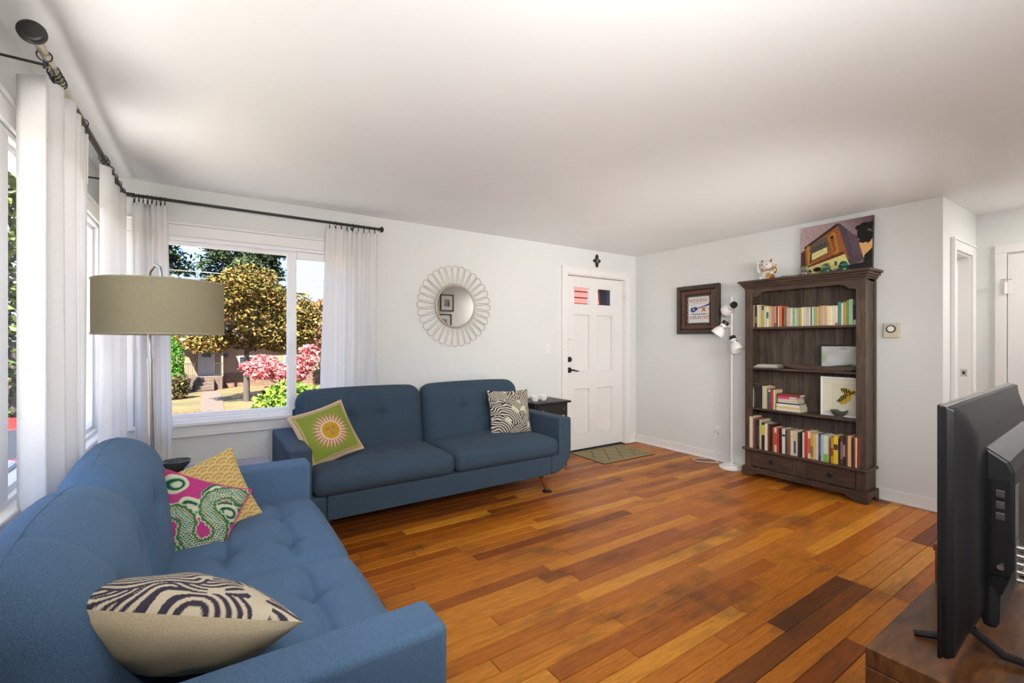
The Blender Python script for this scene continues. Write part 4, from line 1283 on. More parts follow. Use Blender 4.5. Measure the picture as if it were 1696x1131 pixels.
# ---------------------------------------------------------------- books
def inplace(lx, ly, z): return (BX + ly, BY - lx, z)
_cov = {}
def cover(c):
    key = tuple(c)
    if key not in _cov: _cov[key] = plain('cover_%d_%d_%d' % key, lin(*c), 0.55, 0, 0.08, 40)
    return _cov[key]
def book_mb(t, h, d, band=None):
    """spine at y=0 facing -y, width t along x, standing on z=0, depth d"""
    m_ = MB()
    ct_ = min(0.002, t * 0.18)
    zc = [0, h] if not band else [0, band[0] * h, band[1] * h, h]
    for a, b in ((-t / 2, -t / 2 + ct_), (t / 2 - ct_, t / 2)): m_.box(a, b, 0.0015, d, 0, h, 0)
    for i in range(len(zc) - 1):        # slightly rounded spine
        m_.prism([(-t / 2, 0.0018), (-t / 4, 0.0), (t / 4, 0.0), (t / 2, 0.0018), (t / 2, 0.004), (-t / 2, 0.004)], 'z', zc[i], zc[i + 1], 2 if (band and i == 1) else 0)
    m_.box(-t / 2 + ct_, t / 2 - ct_, 0.004, d - 0.004, 0.003, h - 0.003, 1)
    return m_
def ordinal(n):
    w = ['first', 'second', 'third', 'fourth', 'fifth', 'sixth', 'seventh', 'eighth', 'ninth', 'tenth', 'eleventh', 'twelfth', 'thirteenth', 'fourteenth', 'fifteenth', 'sixteenth', 'seventeenth', 'eighteenth', 'nineteenth', 'twentieth']
    if n <= 20: return w[n - 1]
    tens = {2: 'twenty', 3: 'thirty', 4: 'forty', 5: 'fifty'}[n // 10]
    return {2: 'twentieth', 3: 'thirtieth', 4: 'fortieth', 5: 'fiftieth'}[n // 10] if n % 10 == 0 else tens + '-' + w[n % 10 - 1]
def shelf_row(rows, x, z, spine_y, shelf_name, group, fit=None):
    tot = sum(r[2] for r in rows)
    k = (fit - x) / tot if fit else 1.0
    n = 0
    for r in rows:
        word, c, t, h, d = r[:5]
        band = r[5] if len(r) > 5 else None
        t *= k
        if word is None: x += t; continue
        n += 1
        mats = [cover(c), M['pages'], cover(band[2] if band else c)]
        o = put('book', book_mb(t - 0.0008, h, d, band), mats)
        o.location = inplace(x + t / 2, spine_y + random.uniform(-0.006, 0.006), z)
        o.rotation_euler = (0, 0, RW)
        tag(o, '%s book, %s from the lamp end of the %s shelf' % (word, ordinal(n), shelf_name), 'book', group)
        x += t
    return x
top_row = [('black', (24, 22, 20), 12, .20, .13), ('tan', (158, 130, 96), 20, .215, .13), ('black', (22, 22, 20), 14, .205, .13, (.2, .5, (120, 110, 60))), ('cream', (206, 200, 172), 17, .215, .13), ('cream', (196, 190, 150), 16, .212, .13),
           ('yellow and navy', (176, 156, 40), 14, .21, .13, (.78, .97, (24, 30, 92))), ('white', (214, 208, 192), 18, .195, .13), ('white and teal', (208, 200, 178), 16, .195, .13, (.42, .72, (30, 110, 132))), ('yellow-tan', (196, 164, 104), 15, .195, .13),
           ('mauve', (168, 138, 120), 18, .193, .13), ('salmon', (204, 124, 98), 16, .193, .13, (.0, .2, (120, 84, 76))), ('black', (34, 28, 26), 8, .19, .13), ('white', (210, 198, 176), 8, .19, .13), ('orange', (206, 106, 58), 18, .193, .13), (None, 0, 12, 0, 0),
           ('brown', (120, 92, 70), 18, .172, .12), ('pink salmon', (204, 150, 124), 16, .172, .12), ('pale aqua', (178, 200, 182), 13, .17, .12), ('off-white', (210, 206, 188), 11, .168, .12), ('sage green', (128, 158, 124), 13, .17, .12),
           ('pale green', (176, 192, 148), 12, .165, .12), ('grey-green', (158, 156, 130), 14, .165, .12), ('olive', (148, 148, 78), 13, .168, .12), ('cream', (220, 204, 170), 17, .168, .12), ('beige', (196, 180, 156), 16, .168, .12), ('light grey', (186, 176, 166), 12, .168, .12),
           ('white slim', (218, 214, 200), 8, .166, .12), ('dark green', (44, 72, 52), 8, .168, .12), ('pale mint', (172, 196, 164), 13, .168, .12), ('moss', (150, 160, 110), 12, .165, .12), ('khaki', (176, 152, 96), 16, .166, .12), ('golden tan', (186, 148, 84), 15, .172, .12),
           ('lavender', (176, 162, 170), 16, .172, .12), ('mustard', (204, 160, 82), 14, .172, .12), ('cream', (214, 200, 164), 15, .168, .12), ('pale buff', (218, 206, 176), 14, .166, .12), ('ivory', (214, 204, 180), 15, .168, .12), ('pale peach', (216, 196, 168), 14, .166, .12, (.0, .14, (176, 56, 46))),
           ('teal', (48, 128, 108), 17, .195, .13), ('white', (208, 210, 190), 11, .185, .13), ('gold', (164, 136, 66), 17, .193, .13), ('leaf green', (104, 132, 74), 14, .205, .13), ('tall pale green', (146, 178, 140), 20, .212, .13), ('black', (32, 30, 26), 16, .165, .13, (.0, .25, (190, 180, 160))),
           ('cream and teal', (214, 196, 150), 15, .205, .13, (.55, .85, (90, 160, 140))), ('salmon and cream', (214, 180, 140), 16, .212, .13, (.75, .98, (206, 96, 80)))]
def mm(rows): return [(r[0], r[1], r[2] / 1000.0) + tuple(r[3:]) for r in rows]
shelf_row(mm(top_row), -0.462, SH[3] + 0.0005, -0.178, 'top', 'books on the top shelf', fit=0.452)
bot_row = [(None, 0, 12, 0, 0), ('tall cream', (206, 192, 160), 22, .30, .17), ('rose', (140, 76, 78), 13, .285, .17), ('dark grey', (56, 50, 50), 16, .265, .17), ('black', (24, 22, 20), 14, .275, .17, (.1, .8, (70, 64, 44))), ('ivory with specks', (186, 176, 138), 15, .28, .17),
           ('yellow and black', (28, 26, 22), 21, .255, .17, (.55, .92, (206, 186, 40))), ('white', (214, 208, 190), 20, .25, .16), ('rust brown', (120, 56, 40), 13, .25, .16), ('black', (30, 24, 20), 16, .25, .16), ('orange red', (188, 72, 44), 13, .225, .15),
           ('cream and red', (210, 190, 156), 17, .225, .15, (.3, .8, (170, 76, 52))), ('crimson', (178, 42, 48), 14, .225, .15), ('dark brown', (44, 28, 22), 16, .225, .15), ('white', (212, 206, 188), 20, .225, .15, (.7, .78, (30, 28, 26))), ('slate blue', (66, 70, 88), 16, .22, .15),
           ('tan brown', (134, 84, 46), 18, .225, .15), ('cream', (206, 196, 164), 17, .22, .15), ('white and blue', (204, 196, 172), 13, .22, .15, (.1, .6, (40, 66, 132))), ('pale tan', (194, 176, 134), 11, .21, .15), ('charcoal', (40, 36, 32), 15, .215, .15), ('black', (26, 20, 18), 14, .22, .15),
           ('white', (212, 204, 186), 10, .22, .15), ('bright red', (192, 48, 36), 18, .235, .15), ('cream and red lettered', (214, 200, 172), 16, .235, .15, (.2, .75, (186, 92, 70))), ('yellow and green', (196, 156, 60), 14, .225, .15, (.1, .5, (96, 120, 60))), ('peach', (206, 168, 116), 14, .225, .15),
           ('cream', (206, 194, 160), 16, .225, .15), ('navy', (36, 46, 88), 13, .23, .15, (.2, .9, (72, 86, 130))), ('pale blue', (156, 184, 196), 15, .225, .15), ('white and green', (200, 208, 178), 26, .225, .16, (.0, .3, (120, 168, 50))), (None, 0, 14, 0, 0),
           ('gold and red', (190, 138, 50), 14, .215, .15, (.3, .6, (150, 50, 40))), ('yellow', (214, 186, 36), 24, .235, .15, (.5, .7, (70, 52, 44))), ('black', (30, 26, 24), 10, .215, .15), ('dark red patterned', (88, 40, 44), 14, .24, .15, (.2, .8, (140, 96, 104))), ('black and white', (36, 32, 32), 12, .245, .15, (.3, .7, (150, 140, 130))),
           ('brown', (110, 74, 50), 12, .245, .15), ('tan', (206, 166, 118), 17, .25, .15), ('black', (28, 26, 24), 9, .235, .15), ('rust', (140, 58, 40), 11, .25, .15), ('pale', (210, 192, 160), 9, .245, .15), ('red brown', (128, 50, 36), 14, .25, .15)]
shelf_row(mm(bot_row), -0.462, SH[0] + 0.0005, -0.225, 'lowest', 'books on the lowest shelf', fit=0.452)
mid_row = [('orange and cream', (206, 150, 70), 13, .205, .14, (.0, .12, (190, 70, 60))), ('white', (206, 202, 186), 12, .18, .14), ('grey-green', (92, 96, 84), 10, .18, .14), ('charcoal', (42, 40, 38), 13, .18, .14, (.2, .8, (70, 68, 64))), ('black', (30, 28, 26), 13, .18, .14), ('black wide', (40, 38, 36), 40, .18, .13), (None, 0, 10, 0, 0),
           ('cream', (196, 176, 142), 14, .215, .14), ('off-white', (206, 196, 168), 15, .212, .14), ('tan and cream', (190, 172, 130), 15, .21, .14), ('dark olive', (56, 58, 44), 10, .19, .14), ('teal blue', (46, 88, 112), 18, .19, .14, (.86, .97, (200, 210, 204))), ('crimson', (160, 44, 48), 16, .188, .14), ('rose red', (172, 60, 64), 14, .186, .14), ('cream and yellow', (204, 194, 150), 16, .186, .14)]
xe = shelf_row(mm(mid_row), -0.455, SH[1] + 0.0005, -0.185, 'third', 'upright books on the third shelf')
# clear box standing on the short black books
cb = thing('card_box', 'small dark clear-fronted box standing on short books on the third shelf', 'box', inplace(-0.385, -0.17, SH[1] + 0.181), RW)
put('box_body', MB().box(-0.05, 0.05, 0, 0.08, 0, 0.055), plain('smoky_plastic', (0.05, 0.042, 0.036, 1), 0.2), cb, bevel=0.002)
put('lid', MB().box(-0.051, 0.051, -0.001, 0.081, 0.045, 0.056), plain('smoky_plastic_lid', (0.09, 0.075, 0.065, 1), 0.15), cb, bevel=0.001)
# lying books
stack = [('white lettered', (208, 202, 186), .026, .205, .150), ('yellow', (204, 182, 98), .014, .203, .150), ('white with black edge', (212, 208, 196), .024, .200, .145), ('black slim', (34, 32, 32), .010, .198, .145),
         ('white and teal slim', (196, 198, 180), .012, .172, .135), ('cream', (198, 186, 156), .022, .170, .135), ('hot pink', (196, 58, 122), .024, .165, .130), ('brown and red', (124, 50, 26), .022, .195, .110)]
z = SH[1] + 0.0005
sx0 = xe + 0.012
for i, (word, c, t, L, d) in enumerate(stack):
    m_ = book_mb(t, L, d, (.60, .97, (190, 180, 180)) if i == 6 else None)
    m_.v = [(p[2], p[1], p[0] + t / 2) for p in m_.v]       # laid flat, spine to the front
    m_.f = [f[::-1] for f in m_.f]
    o = put('book', m_, [cover(c), M['pages'], cover((190, 180, 180)) if i == 6 else cover(c)])
    o.location = inplace(sx0 + (0.012 if 4 <= i < 7 else 0.004 if i == 7 else 0), -0.192 + 0.008 * (i > 3), z)
    o.rotation_euler = (0, 0, RW)
    tag(o, '%s book lying flat, %s from the bottom of the stack' % (word, ordinal(i + 1)), 'book', 'lying books on the third shelf')
    z += t + 0.0004

# ---------------------------------------------------------------- other things in the bookcase
# magazines on the second shelf
z = SH[2] + 0.0005
mg = [('cream', (196, 190, 164), .23, .004), ('grey', (130, 126, 112), .21, .003), ('white', (208, 204, 190), .20, .005), ('pale green', (176, 186, 150), .19, .004), ('tan', (186, 172, 140), .18, .004), ('white glossy', (212, 208, 198), .17, .006)]
for i, (word, c, L, t) in enumerate(mg):
    o = put('magazine', MB().box(0, L, 0, 0.15, 0, t, 0).box(0.001, L - 0.001, -0.0004, 0.1504, t * 0.25, t * 0.75, 1), [cover(c), M['pages']])
    o.location = inplace(-0.445 + (0.23 - L) * 0.7, -0.185 + 0.004 * i, z)
    o.rotation_euler = (0, 0, RW + R(random.uniform(-2.5, 2.5)))
    tag(o, '%s magazine, %s up in the pile on the second shelf' % (word, ordinal(i + 1)), 'magazine', 'magazines on the second shelf')
    z += t + 0.0005
# long wooden tray with a small lizard
tr = thing('wooden_tray', 'long dark carved wooden tray on the second shelf', 'tray', inplace(0.145, -0.115, SH[2]), RW)
tp = []
for k in range(25):
    t = k / 24
    x = (t - 0.5) * 0.58
    e = abs(2 * t - 1)
    tp.append((x, 0.010 + 0.022 * e ** 4))
poly = [(x, z) for x, z in tp] + [(x * 0.985, z + 0.012) for x, z in tp[::-1]]
put('tray_floor', MB().prism(poly, 'y', -0.055, 0.075), bh_, tr, bevel=0.002)
for yy in (-0.062, 0.072):
    put('tray_side', MB().prism([(x, max(0, z - 0.010)) for x, z in tp] + [(x * 0.985, z + 0.028) for x, z in tp[::-1]], 'y', yy, yy + 0.010), bh_, tr, bevel=0.002)
lz = thing('lizard_figurine', 'little black metal lizard lying on the wooden tray', 'figurine', inplace(0.28, -0.13, SH[2] + 0.026), RW)
put('body', MB().tube(smooth_path([(-0.10, 0, 0.006), (-0.05, 0.006, 0.008), (0, 0, 0.012), (0.04, -0.004, 0.016), (0.075, 0, 0.026), (0.10, 0.006, 0.034)], 4), [0.001 + 0.009 * math.sin(math.pi * min(1, i / 20 + 0.05)) for i in range(21)], 8), M['black'], lz, smooth=True)
for (x, s) in ((-0.015, 1), (-0.015, -1), (0.04, 1), (0.04, -1)):
    put('leg', MB().tube([(x, 0, 0.012), (x + 0.012 * s, 0.02 * s, 0.014), (x + 0.018, 0.028 * s, 0.001)], 0.0028, 6), M['black'], lz, smooth=True)
# dark framed pale print on the second shelf
def marble(u, v):
    c = np.broadcast_to(c3(206, 206, 204), u.shape + (3,)).copy()
    w = np.sin(u * 9 + 3 * np.sin(v * 5) + v * 6) * 0.5 + np.sin(v * 14 + u * 5) * 0.25
    c *= (0.86 + 0.14 * w)[..., None]
    for (cx, cy, rx, ry) in ((0.04, 0.5, 0.09, 0.2), (0.62, 0.10, 0.17, 0.22), (0.86, 0.75, 0.2, 0.16), (0.5, 0.9, 0.1, 0.06)):
        q = np.exp(-(((u - cx) / rx) ** 2 + ((v - cy) / ry) ** 2) ** 2)[..., None] * 0.75
        c = c * (1 - q) + c3(150, 176, 110) * q
    return c
f1 = thing('picture_frame', 'dark framed marbled white and green print on the second shelf', 'picture', inplace(0.275, -0.052, SH[2]), RW)
f1m = [frame_mb(-0.18, 0.18, 0, 0.222, 0.014, -0.014, 0.006)]
put('frame', f1m[0], M['blackpaint'], f1, bevel=0.003)
put('backing', MB().box(-0.168, 0.168, -0.002, 0.004, 0.012, 0.21), M['blackpaint'], f1)
me = art_sheet(0.334, 0.196, 100, 60, marble, -0.005, 0.111); me.materials.append(printed('marbled_print', 0.2))
put('print', me, None, f1)
# white framed yellow and black print on the third shelf (plain blots)
def blots(u, v):
    c = np.broadcast_to(c3(206, 202, 178), u.shape + (3,)).copy()
    wob = 0.02 * np.sin(u * 40) + 0.02 * np.sin(v * 37 + u * 11)
    for (cx, cy, rx, ry, rot) in ((0.48, 0.40, 0.30, 0.16, 0.75), (0.55, 0.70, 0.22, 0.13, -0.3), (0.78, 0.66, 0.12, 0.10, 0.4)):
        x = (u - cx) * math.cos(rot) + (v - cy) * math.sin(rot); y = -(u - cx) * math.sin(rot) + (v - cy) * math.cos(rot)
        c[(x / rx) ** 2 + (y / ry) ** 2 < 1 + wob * 6] = c3(186, 160, 44)
    for (cx, cy, rx, ry, rot) in ((0.40, 0.44, 0.26, 0.085, 0.75), (0.50, 0.72, 0.17, 0.09, -0.3), (0.72, 0.64, 0.14, 0.045, 0.6)):
        x = (u - cx) * math.cos(rot) + (v - cy) * math.sin(rot); y = -(u - cx) * math.sin(rot) + (v - cy) * math.cos(rot)
        k = ((x / rx) ** 2 + (y / ry) ** 2 < 1 + wob * 8) & (np.sin(u * 70 + v * 20) > -0.75)
        c[k] = c3(48, 46, 38)
    return c
f2 = thing('picture_frame', 'white framed abstract yellow and black print behind the grey bowl', 'picture', inplace(0.29, -0.105, SH[1]), RW)
put('frame', frame_mb(-0.165, 0.165, 0, 0.335, 0.014, -0.016, 0.008), M['whitep'], f2, bevel=0.003)
put('mount', MB().box(-0.153, 0.153, -0.006, 0.004, 0.012, 0.323), plain('cream_mount', lin(208, 204, 184), 0.9, 0, 0.02), f2)
me = art_sheet(0.20, 0.215, 90, 90, blots, -0.008, 0.175, 0.02); me.materials.append(printed('blot_print', 0.8))
put('print', me, None, f2)
for o_ in (f1, f2): pass
gb = thing('grey_bowl', 'grey glazed footed bowl in front of the white framed print', 'bowl', inplace(0.285, -0.165, SH[1]), RW)
put('bowl_body', MB().lathe([(0.022, 0), (0.022, 0.010), (0.030, 0.014), (0.052, 0.032), (0.066, 0.060), (0.063, 0.060), (0.048, 0.034), (0.025, 0.018), (0, 0.016)], n=32), plain('grey_glaze', (0.075, 0.085, 0.075, 1), 0.25), gb, smooth=True)
# ---------------------------------------------------------------- on top
TZ = 1.885
def theatre(u, v):
    c = np.zeros(u.shape + (3,))
    sky0, sky1 = c3(192, 168, 168), c3(112, 84, 96)
    t = np.clip(u * 0.9 + 0.1 * np.sin(v * 9 + u * 6), 0, 1)[..., None]
    c[:] = sky0 * (1 - t) + sky1 * t
    c[inpoly(u, v, [(0.78, 0.0), (1, 0), (1, 0.62), (0.93, 0.66), (0.80, 0.55)])] = c3(232, 176, 116)
    g = np.random.default_rng(5)
    for _ in range(46):
        cx, cy, r = g.uniform(0.80, 1.0), g.uniform(0.55, 0.86), g.uniform(0.02, 0.05)
        c[np.hypot(u - cx, v - cy) < r] = c3(24, 28, 22)
    c[inpoly(u, v, [(0.86, 0.0), (1, 0), (1, 0.42), (0.90, 0.30)])] = c3(28, 32, 26)
    c[inpoly(u, v, [(0.52, 0.96), (0.56, 0.96), (0.80, 0.64), (0.90, 0.20), (0.70, 0.12)])] = c3(86, 74, 84)
    c[inpoly(u, v, [(0.72, 0.66), (0.78, 0.70), (0.80, 0.52), (0.74, 0.50)])] = c3(30, 26, 30)
    c[inpoly(u, v, [(0.66, 0.80), (0.80, 0.66), (0.86, 0.34), (0.76, 0.30)])] = c3(104, 80, 92)
    c[inpoly(u, v, [(0.04, 0.60), (0.52, 0.97), (0.55, 0.92), (0.07, 0.55)])] = c3(60, 48, 40)
    c[inpoly(u, v, [(0.05, 0.55), (0.54, 0.92), (0.70, 0.25), (0.02, 0.16)])] = c3(158, 96, 48)
    c[inpoly(u, v, [(0.0, 0.50), (0.06, 0.55), (0.09, 0.14), (0.0, 0.10)])] = c3(78, 56, 48)
    c[inpoly(u, v, [(0.08, 0.60), (0.13, 0.62), (0.17, 0.22), (0.12, 0.20)])] = c3(196, 138, 60)
    c[inpoly(u, v, [(0.14, 0.46), (0.16, 0.40), (0.16, 0.26), (0.13, 0.26)])] = c3(112, 66, 36)
    c[inpoly(u, v, [(0.15, 0.62), (0.38, 0.76), (0.39, 0.56), (0.15, 0.46)])] = c3(98, 92, 84)
    c[inpoly(u, v, [(0.15, 0.47), (0.40, 0.57), (0.41, 0.42), (0.16, 0.30)])] = c3(38, 34, 30)
    c[inpoly(u, v, [(0.165, 0.455), (0.39, 0.55), (0.40, 0.43), (0.17, 0.32)])] = c3(222, 212, 150)
    q = inpoly(u, v, [(0.40, 0.72), (0.45, 0.80), (0.50, 0.80), (0.56, 0.40), (0.50, 0.36)])
    c[q] = c3(192, 128, 52)
    c[inpoly(u, v, [(0.425, 0.70), (0.455, 0.76), (0.48, 0.74), (0.52, 0.44), (0.49, 0.42)])] = c3(148, 84, 42)
    c[np.hypot((u - 0.455), (v - 0.715) * 0.9) < 0.025] = c3(40, 30, 30)
    c[inpoly(u, v, [(0.05, 0.20), (0.62, 0.42), (0.64, 0.37), (0.04, 0.15)])] = c3(110, 52, 34)
    c[inpoly(u, v, [(0.03, 0.16), (0.64, 0.36), (0.71, 0.14), (0.02, 0.0), (0.0, 0.06)])] = c3(226, 216, 138)
    for (cx, cy, r) in ((0.10, 0.10, 0.07), (0.25, 0.13, 0.06), (0.02, 0.05, 0.06), (0.37, 0.10, 0.05)):
        c[(np.hypot(u - cx, (v - cy) * 1.3) < r)] = c3(34, 32, 26)
    c[inpoly(u, v, [(0.50, 0.24), (0.53, 0.25), (0.535, 0.17), (0.505, 0.16)])] = c3(90, 44, 34)
    c[inpoly(u, v, [(0.70, 0.14), (1.0, 0.20), (1, 0), (0.55, 0), (0.3, 0.0)])] = c3(40, 36, 36)
    c *= (0.92 + 0.10 * np.sin(u * 60 + 8 * np.sin(v * 22)))[..., None]
    return c
pt = thing('theatre_painting', 'unframed canvas painting of a brick theatre leaning on top of the bookcase', 'painting', inplace(0.205, -0.052, TZ), RW)
pt.rotation_euler = (R(-3.0), 0, RW)
put('canvas', MB().box(-0.272, 0.272, 0.0, 0.028, 0, 0.462), plain('canvas_edge', lin(70, 56, 56), 0.9), pt, bevel=0.002)
me = art_sheet(0.542, 0.460, 190, 160, theatre, -0.0008, 0.231); me.materials.append(printed('oil_paint', 0.5, 0.2, 60))
pp = put('painted_face', me, None, pt)
text('lettering', 'ADMIRAL', 0.042, plain('painted_letters', lin(30, 26, 26), 0.7), pp, (-0.125, -0.0016, 0.262), (R(90), R(-20), 0), 0.0004)
def insulator(label, lx, col, s):
    t = thing('glass_insulator', label, 'insulator', inplace(lx, -0.165, TZ), RW, 'glass insulators on top of the bookcase')
    k = N('insulator_glass_' + label.split()[0])
    k.col(k.ramp(k.noise(k.coord(), 30, 2), [(0.3, scale(col, 0.85)), (0.7, col)]))
    k.b.inputs['Roughness'].default_value = 0.06; k.b.inputs['Transmission Weight'].default_value = 0.92; k.b.inputs['IOR'].default_value = 1.45
    put('skirt', MB().lathe([(0.030 * s, 0), (0.042 * s, 0.006), (0.044 * s, 0.022), (0.036 * s, 0.034), (0.028 * s, 0.038), (0.028 * s, 0.042)], n=28), k.m, t, smooth=True)
    put('crown', MB().lathe([(0.028 * s, 0.042), (0.036 * s, 0.048), (0.035 * s, 0.056), (0.027 * s, 0.060), (0.025 * s, 0.075), (0.018 * s, 0.086), (0, 0.090)], n=28), k.m, t, smooth=True)
insulator('clear yellowish glass insulator in front of the painting', 0.02, (0.90, 0.92, 0.78, 1), 1.0)
insulator('green glass insulator between the clear and the teal ones', 0.185, (0.36, 0.72, 0.42, 1), 1.05)
insulator('teal glass insulator nearest the end of the bookcase', 0.315, (0.06, 0.45, 0.36, 1), 1.05)
dsh = thing('white_dish', 'shallow white dish between the lucky cat and the painting', 'dish', inplace(-0.11, -0.15, TZ), RW)
put('dish_body', MB().lathe([(0.03, 0), (0.035, 0.004), (0.075, 0.018), (0.073, 0.020), (0.034, 0.007), (0, 0.007)], n=32), M['porcelain'], dsh, smooth=True)
# lucky cat
ca = thing('cat_figurine', 'white and gold porcelain beckoning cat with one paw raised', 'figurine', inplace(-0.315, -0.15, TZ), RW)
wh = plain('cat_porcelain', (0.66, 0.62, 0.56, 1), 0.15, 0, 0.12, 30)
gd = plain('cat_gold', (0.55, 0.36, 0.09, 1), 0.25, 0.7); rd = plain('cat_red', (0.35, 0.03, 0.02, 1), 0.3)
put('body', MB().lathe([(0.0, 0.0), (0.052, 0.002), (0.064, 0.020), (0.064, 0.045), (0.052, 0.075), (0.036, 0.098), (0.02, 0.105), (0, 0.106)], n=28), wh, ca, smooth=True)
hd_ = put('head', MB().ball((0, -0.008, 0.138), 0.056, 26, 0, (1.12, 0.92, 0.86)), wh, ca, smooth=True)
for s in (-1, 1):
    ear = put('ear', MB().cyl((s * 0.036, -0.004, 0.166), (s * 0.046, -0.004, 0.205), 0.021, 0.003, 14), wh, hd_, smooth=True)
    put('ear_lining', MB().cyl((s * 0.037, -0.014, 0.168), (s * 0.046, -0.011, 0.200), 0.014, 0.002, 12), rd, hd_, smooth=True)
    put('eye', MB().ball((s * 0.022, -0.056, 0.144), 0.006, 10, 0, (1.3, 0.5, 0.8)), M['black'], hd_, smooth=True)
put('nose', MB().ball((0, -0.0605, 0.130), 0.005, 10, 0, (1.2, 0.6, 0.8)), rd, hd_, smooth=True)
put('raised_paw', MB().tube(smooth_path([(-0.05, -0.01, 0.07), (-0.078, -0.014, 0.10), (-0.080, -0.016, 0.145), (-0.076, -0.022, 0.175)], 4), [0.017] * 9 + [0.018, 0.019, 0.019, 0.015], 10), wh, ca, smooth=True)
put('lowered_paw', MB().tube(smooth_path([(0.048, -0.02, 0.085), (0.070, -0.045, 0.065), (0.045, -0.064, 0.05)], 4), 0.016, 10), wh, ca, smooth=True)
for s in (-1, 1): put('foot', MB().ball((s * 0.036, -0.056, 0.014), 0.018, 14, 0, (1, 1.2, 0.8)), wh, ca, smooth=True)
put('collar', MB().tube([(0.044 * math.cos(a), 0.040 * math.sin(a) - 0.004, 0.098 + 0.004 * math.sin(a)) for a in np.linspace(0, 2 * math.pi, 28, endpoint=False)], 0.006, 8, closed=True), rd, ca, smooth=True)
put('bell', MB().ball((0, -0.052, 0.088), 0.012, 14), gd, ca, smooth=True)
put('coin', MB().lathe([(0.026, -0.004), (0.026, 0.004), (0, 0.004), (0, -0.004)], (0.05, -0.074, 0.035), 22, closed=True, axis='y'), gd, ca, smooth=True)
put('gold_fish', MB().ball((0.078, -0.03, 0.085), 0.026, 16, 0, (0.9, 0.7, 1.2)).ball((0.094, -0.03, 0.122), 0.014, 12, 0, (0.5, 0.4, 1.3)), gd, ca, smooth=True)
put('red_pouch', MB().ball((0.066, -0.046, 0.022), 0.022, 16, 0, (1, 0.8, 1)), rd, ca, smooth=True)

# ================================================================== television and its bench
# the set stands parallel to the wall behind it, its back to the camera
TX0, TX1, TY, TZ0, TZ1 = 1.272, 2.16, 0.300, 0.632, 1.163
tv = thing('television', 'black flat television on the wooden bench seen from behind', 'television', ((TX0 + TX1) / 2 + 0.015, TY, 0.58), R(2.2))
tw_, = ((TX1 - TX0) / 2,)
z0, z1 = TZ0 - 0.58, TZ1 - 0.58
put('screen_panel', MB().box(-tw_, tw_, -0.004, 0.010, z0, z1), M['tvgloss'], tv, bevel=0.003)
put('bezel', frame_mb(-tw_ - 0.003, tw_ + 0.003, z0 - 0.003, z1 + 0.003, 0.012, 0.006, 0.013), M['tvgloss'], tv, bevel=0.002)
# moulded back cover: a loft from the panel edge inwards
def rrect(x0, x1, a, b, y, r, n=6):
    pts = []
    for (cx, cz, s0) in ((x1 - r, b - r, 0), (x0 + r, b - r, 1), (x0 + r, a + r, 2), (x1 - r, a + r, 3)):
        for k in range(n + 1):
            t = math.pi / 2 * (s0 + k / n)
            pts.append((cx + r * math.cos(t), y, cz + r * math.sin(t)))
    return pts
rings = [rrect(-tw_, tw_, z0, z1, -0.002, 0.004), rrect(-tw_ + 0.004, tw_ - 0.004, z0 + 0.004, z1 - 0.002, -0.012, 0.01), rrect(-tw_ + 0.045, tw_ - 0.045, z0 + 0.03, z1 - 0.020, -0.020, 0.03),
         rrect(-tw_ + 0.062, tw_ - 0.062, z0 + 0.05, z1 - 0.050, -0.030, 0.03), rrect(-tw_ + 0.075, tw_ - 0.075, z0 + 0.065, z1 - 0.068, -0.036, 0.03)]
m_ = MB()
vs = [p for r_ in rings for p in r_]
nn = len(rings[0])
fs = [(j * nn + i, j * nn + (i + 1) % nn, (j + 1) * nn + (i + 1) % nn, (j + 1) * nn + i) for j in range(len(rings) - 1) for i in range(nn)] + [tuple(range((len(rings) - 1) * nn, len(rings) * nn))]
m_.add(vs, fs)
put('back_cover', m_, M['tv'], tv, smooth=True)
hx0, hx1 = -tw_ + 0.17, tw_ - 0.14
hs = put('housing', MB().prism([(-0.034, z0 + 0.10), (-0.034, z1 - 0.10), (-0.072, z1 - 0.128), (-0.080, z1 - 0.15), (-0.080, z0 + 0.17), (-0.06, z0 + 0.10)], 'x', hx0, hx1), M['tv'], tv, bevel=0.006)
put('skirt', MB().prism([(hx0 - 0.02, z0 + 0.03), (hx0, z0 + 0.12), (hx0, z0 + 0.16), (hx1, z0 + 0.16), (hx1, z0 + 0.06)], 'y', -0.058, -0.030), M['tv'], tv, bevel=0.012)
pb = put('port_bay', MB().box(hx0 - 0.004, hx0, -0.074, -0.044, z0 + 0.15, z1 - 0.17), M['tvgloss'], hs)
for zz in (z1 - 0.20, z1 - 0.225, z1 - 0.25):
    put('port', MB().box(hx0 - 0.0075, hx0 - 0.003, -0.066, -0.052, zz - 0.008, zz + 0.008), plain('port_metal', (0.12, 0.12, 0.12, 1), 0.3, 0.8), pb, bevel=0.001)
put('aerial_socket', MB().cyl((hx0 - 0.012, -0.060, z0 + 0.17), (hx0, -0.060, z0 + 0.17), 0.006, n=12), M['steel'], hs, smooth=True)
put('label_sticker', MB().box(hx0 + 0.012, hx0 + 0.055, -0.0806, -0.080, z1 - 0.30, z1 - 0.18), plain('grey_sticker', (0.10, 0.10, 0.105, 1), 0.5), hs)
for i in range(5):
    zz = z1 - 0.32 - i * 0.018
    put('socket', MB().cyl((hx0 + 0.03, -0.080, zz), (hx0 + 0.03, -0.096, zz), 0.0055, n=10), M['steel'], hs, smooth=True)
put('jack_plate', MB().box(hx0 + 0.012, hx0 + 0.05, -0.0815, -0.080, z1 - 0.41, z1 - 0.305), plain('jack_plate_metal', (0.16, 0.155, 0.15, 1), 0.4, 0.6), hs)
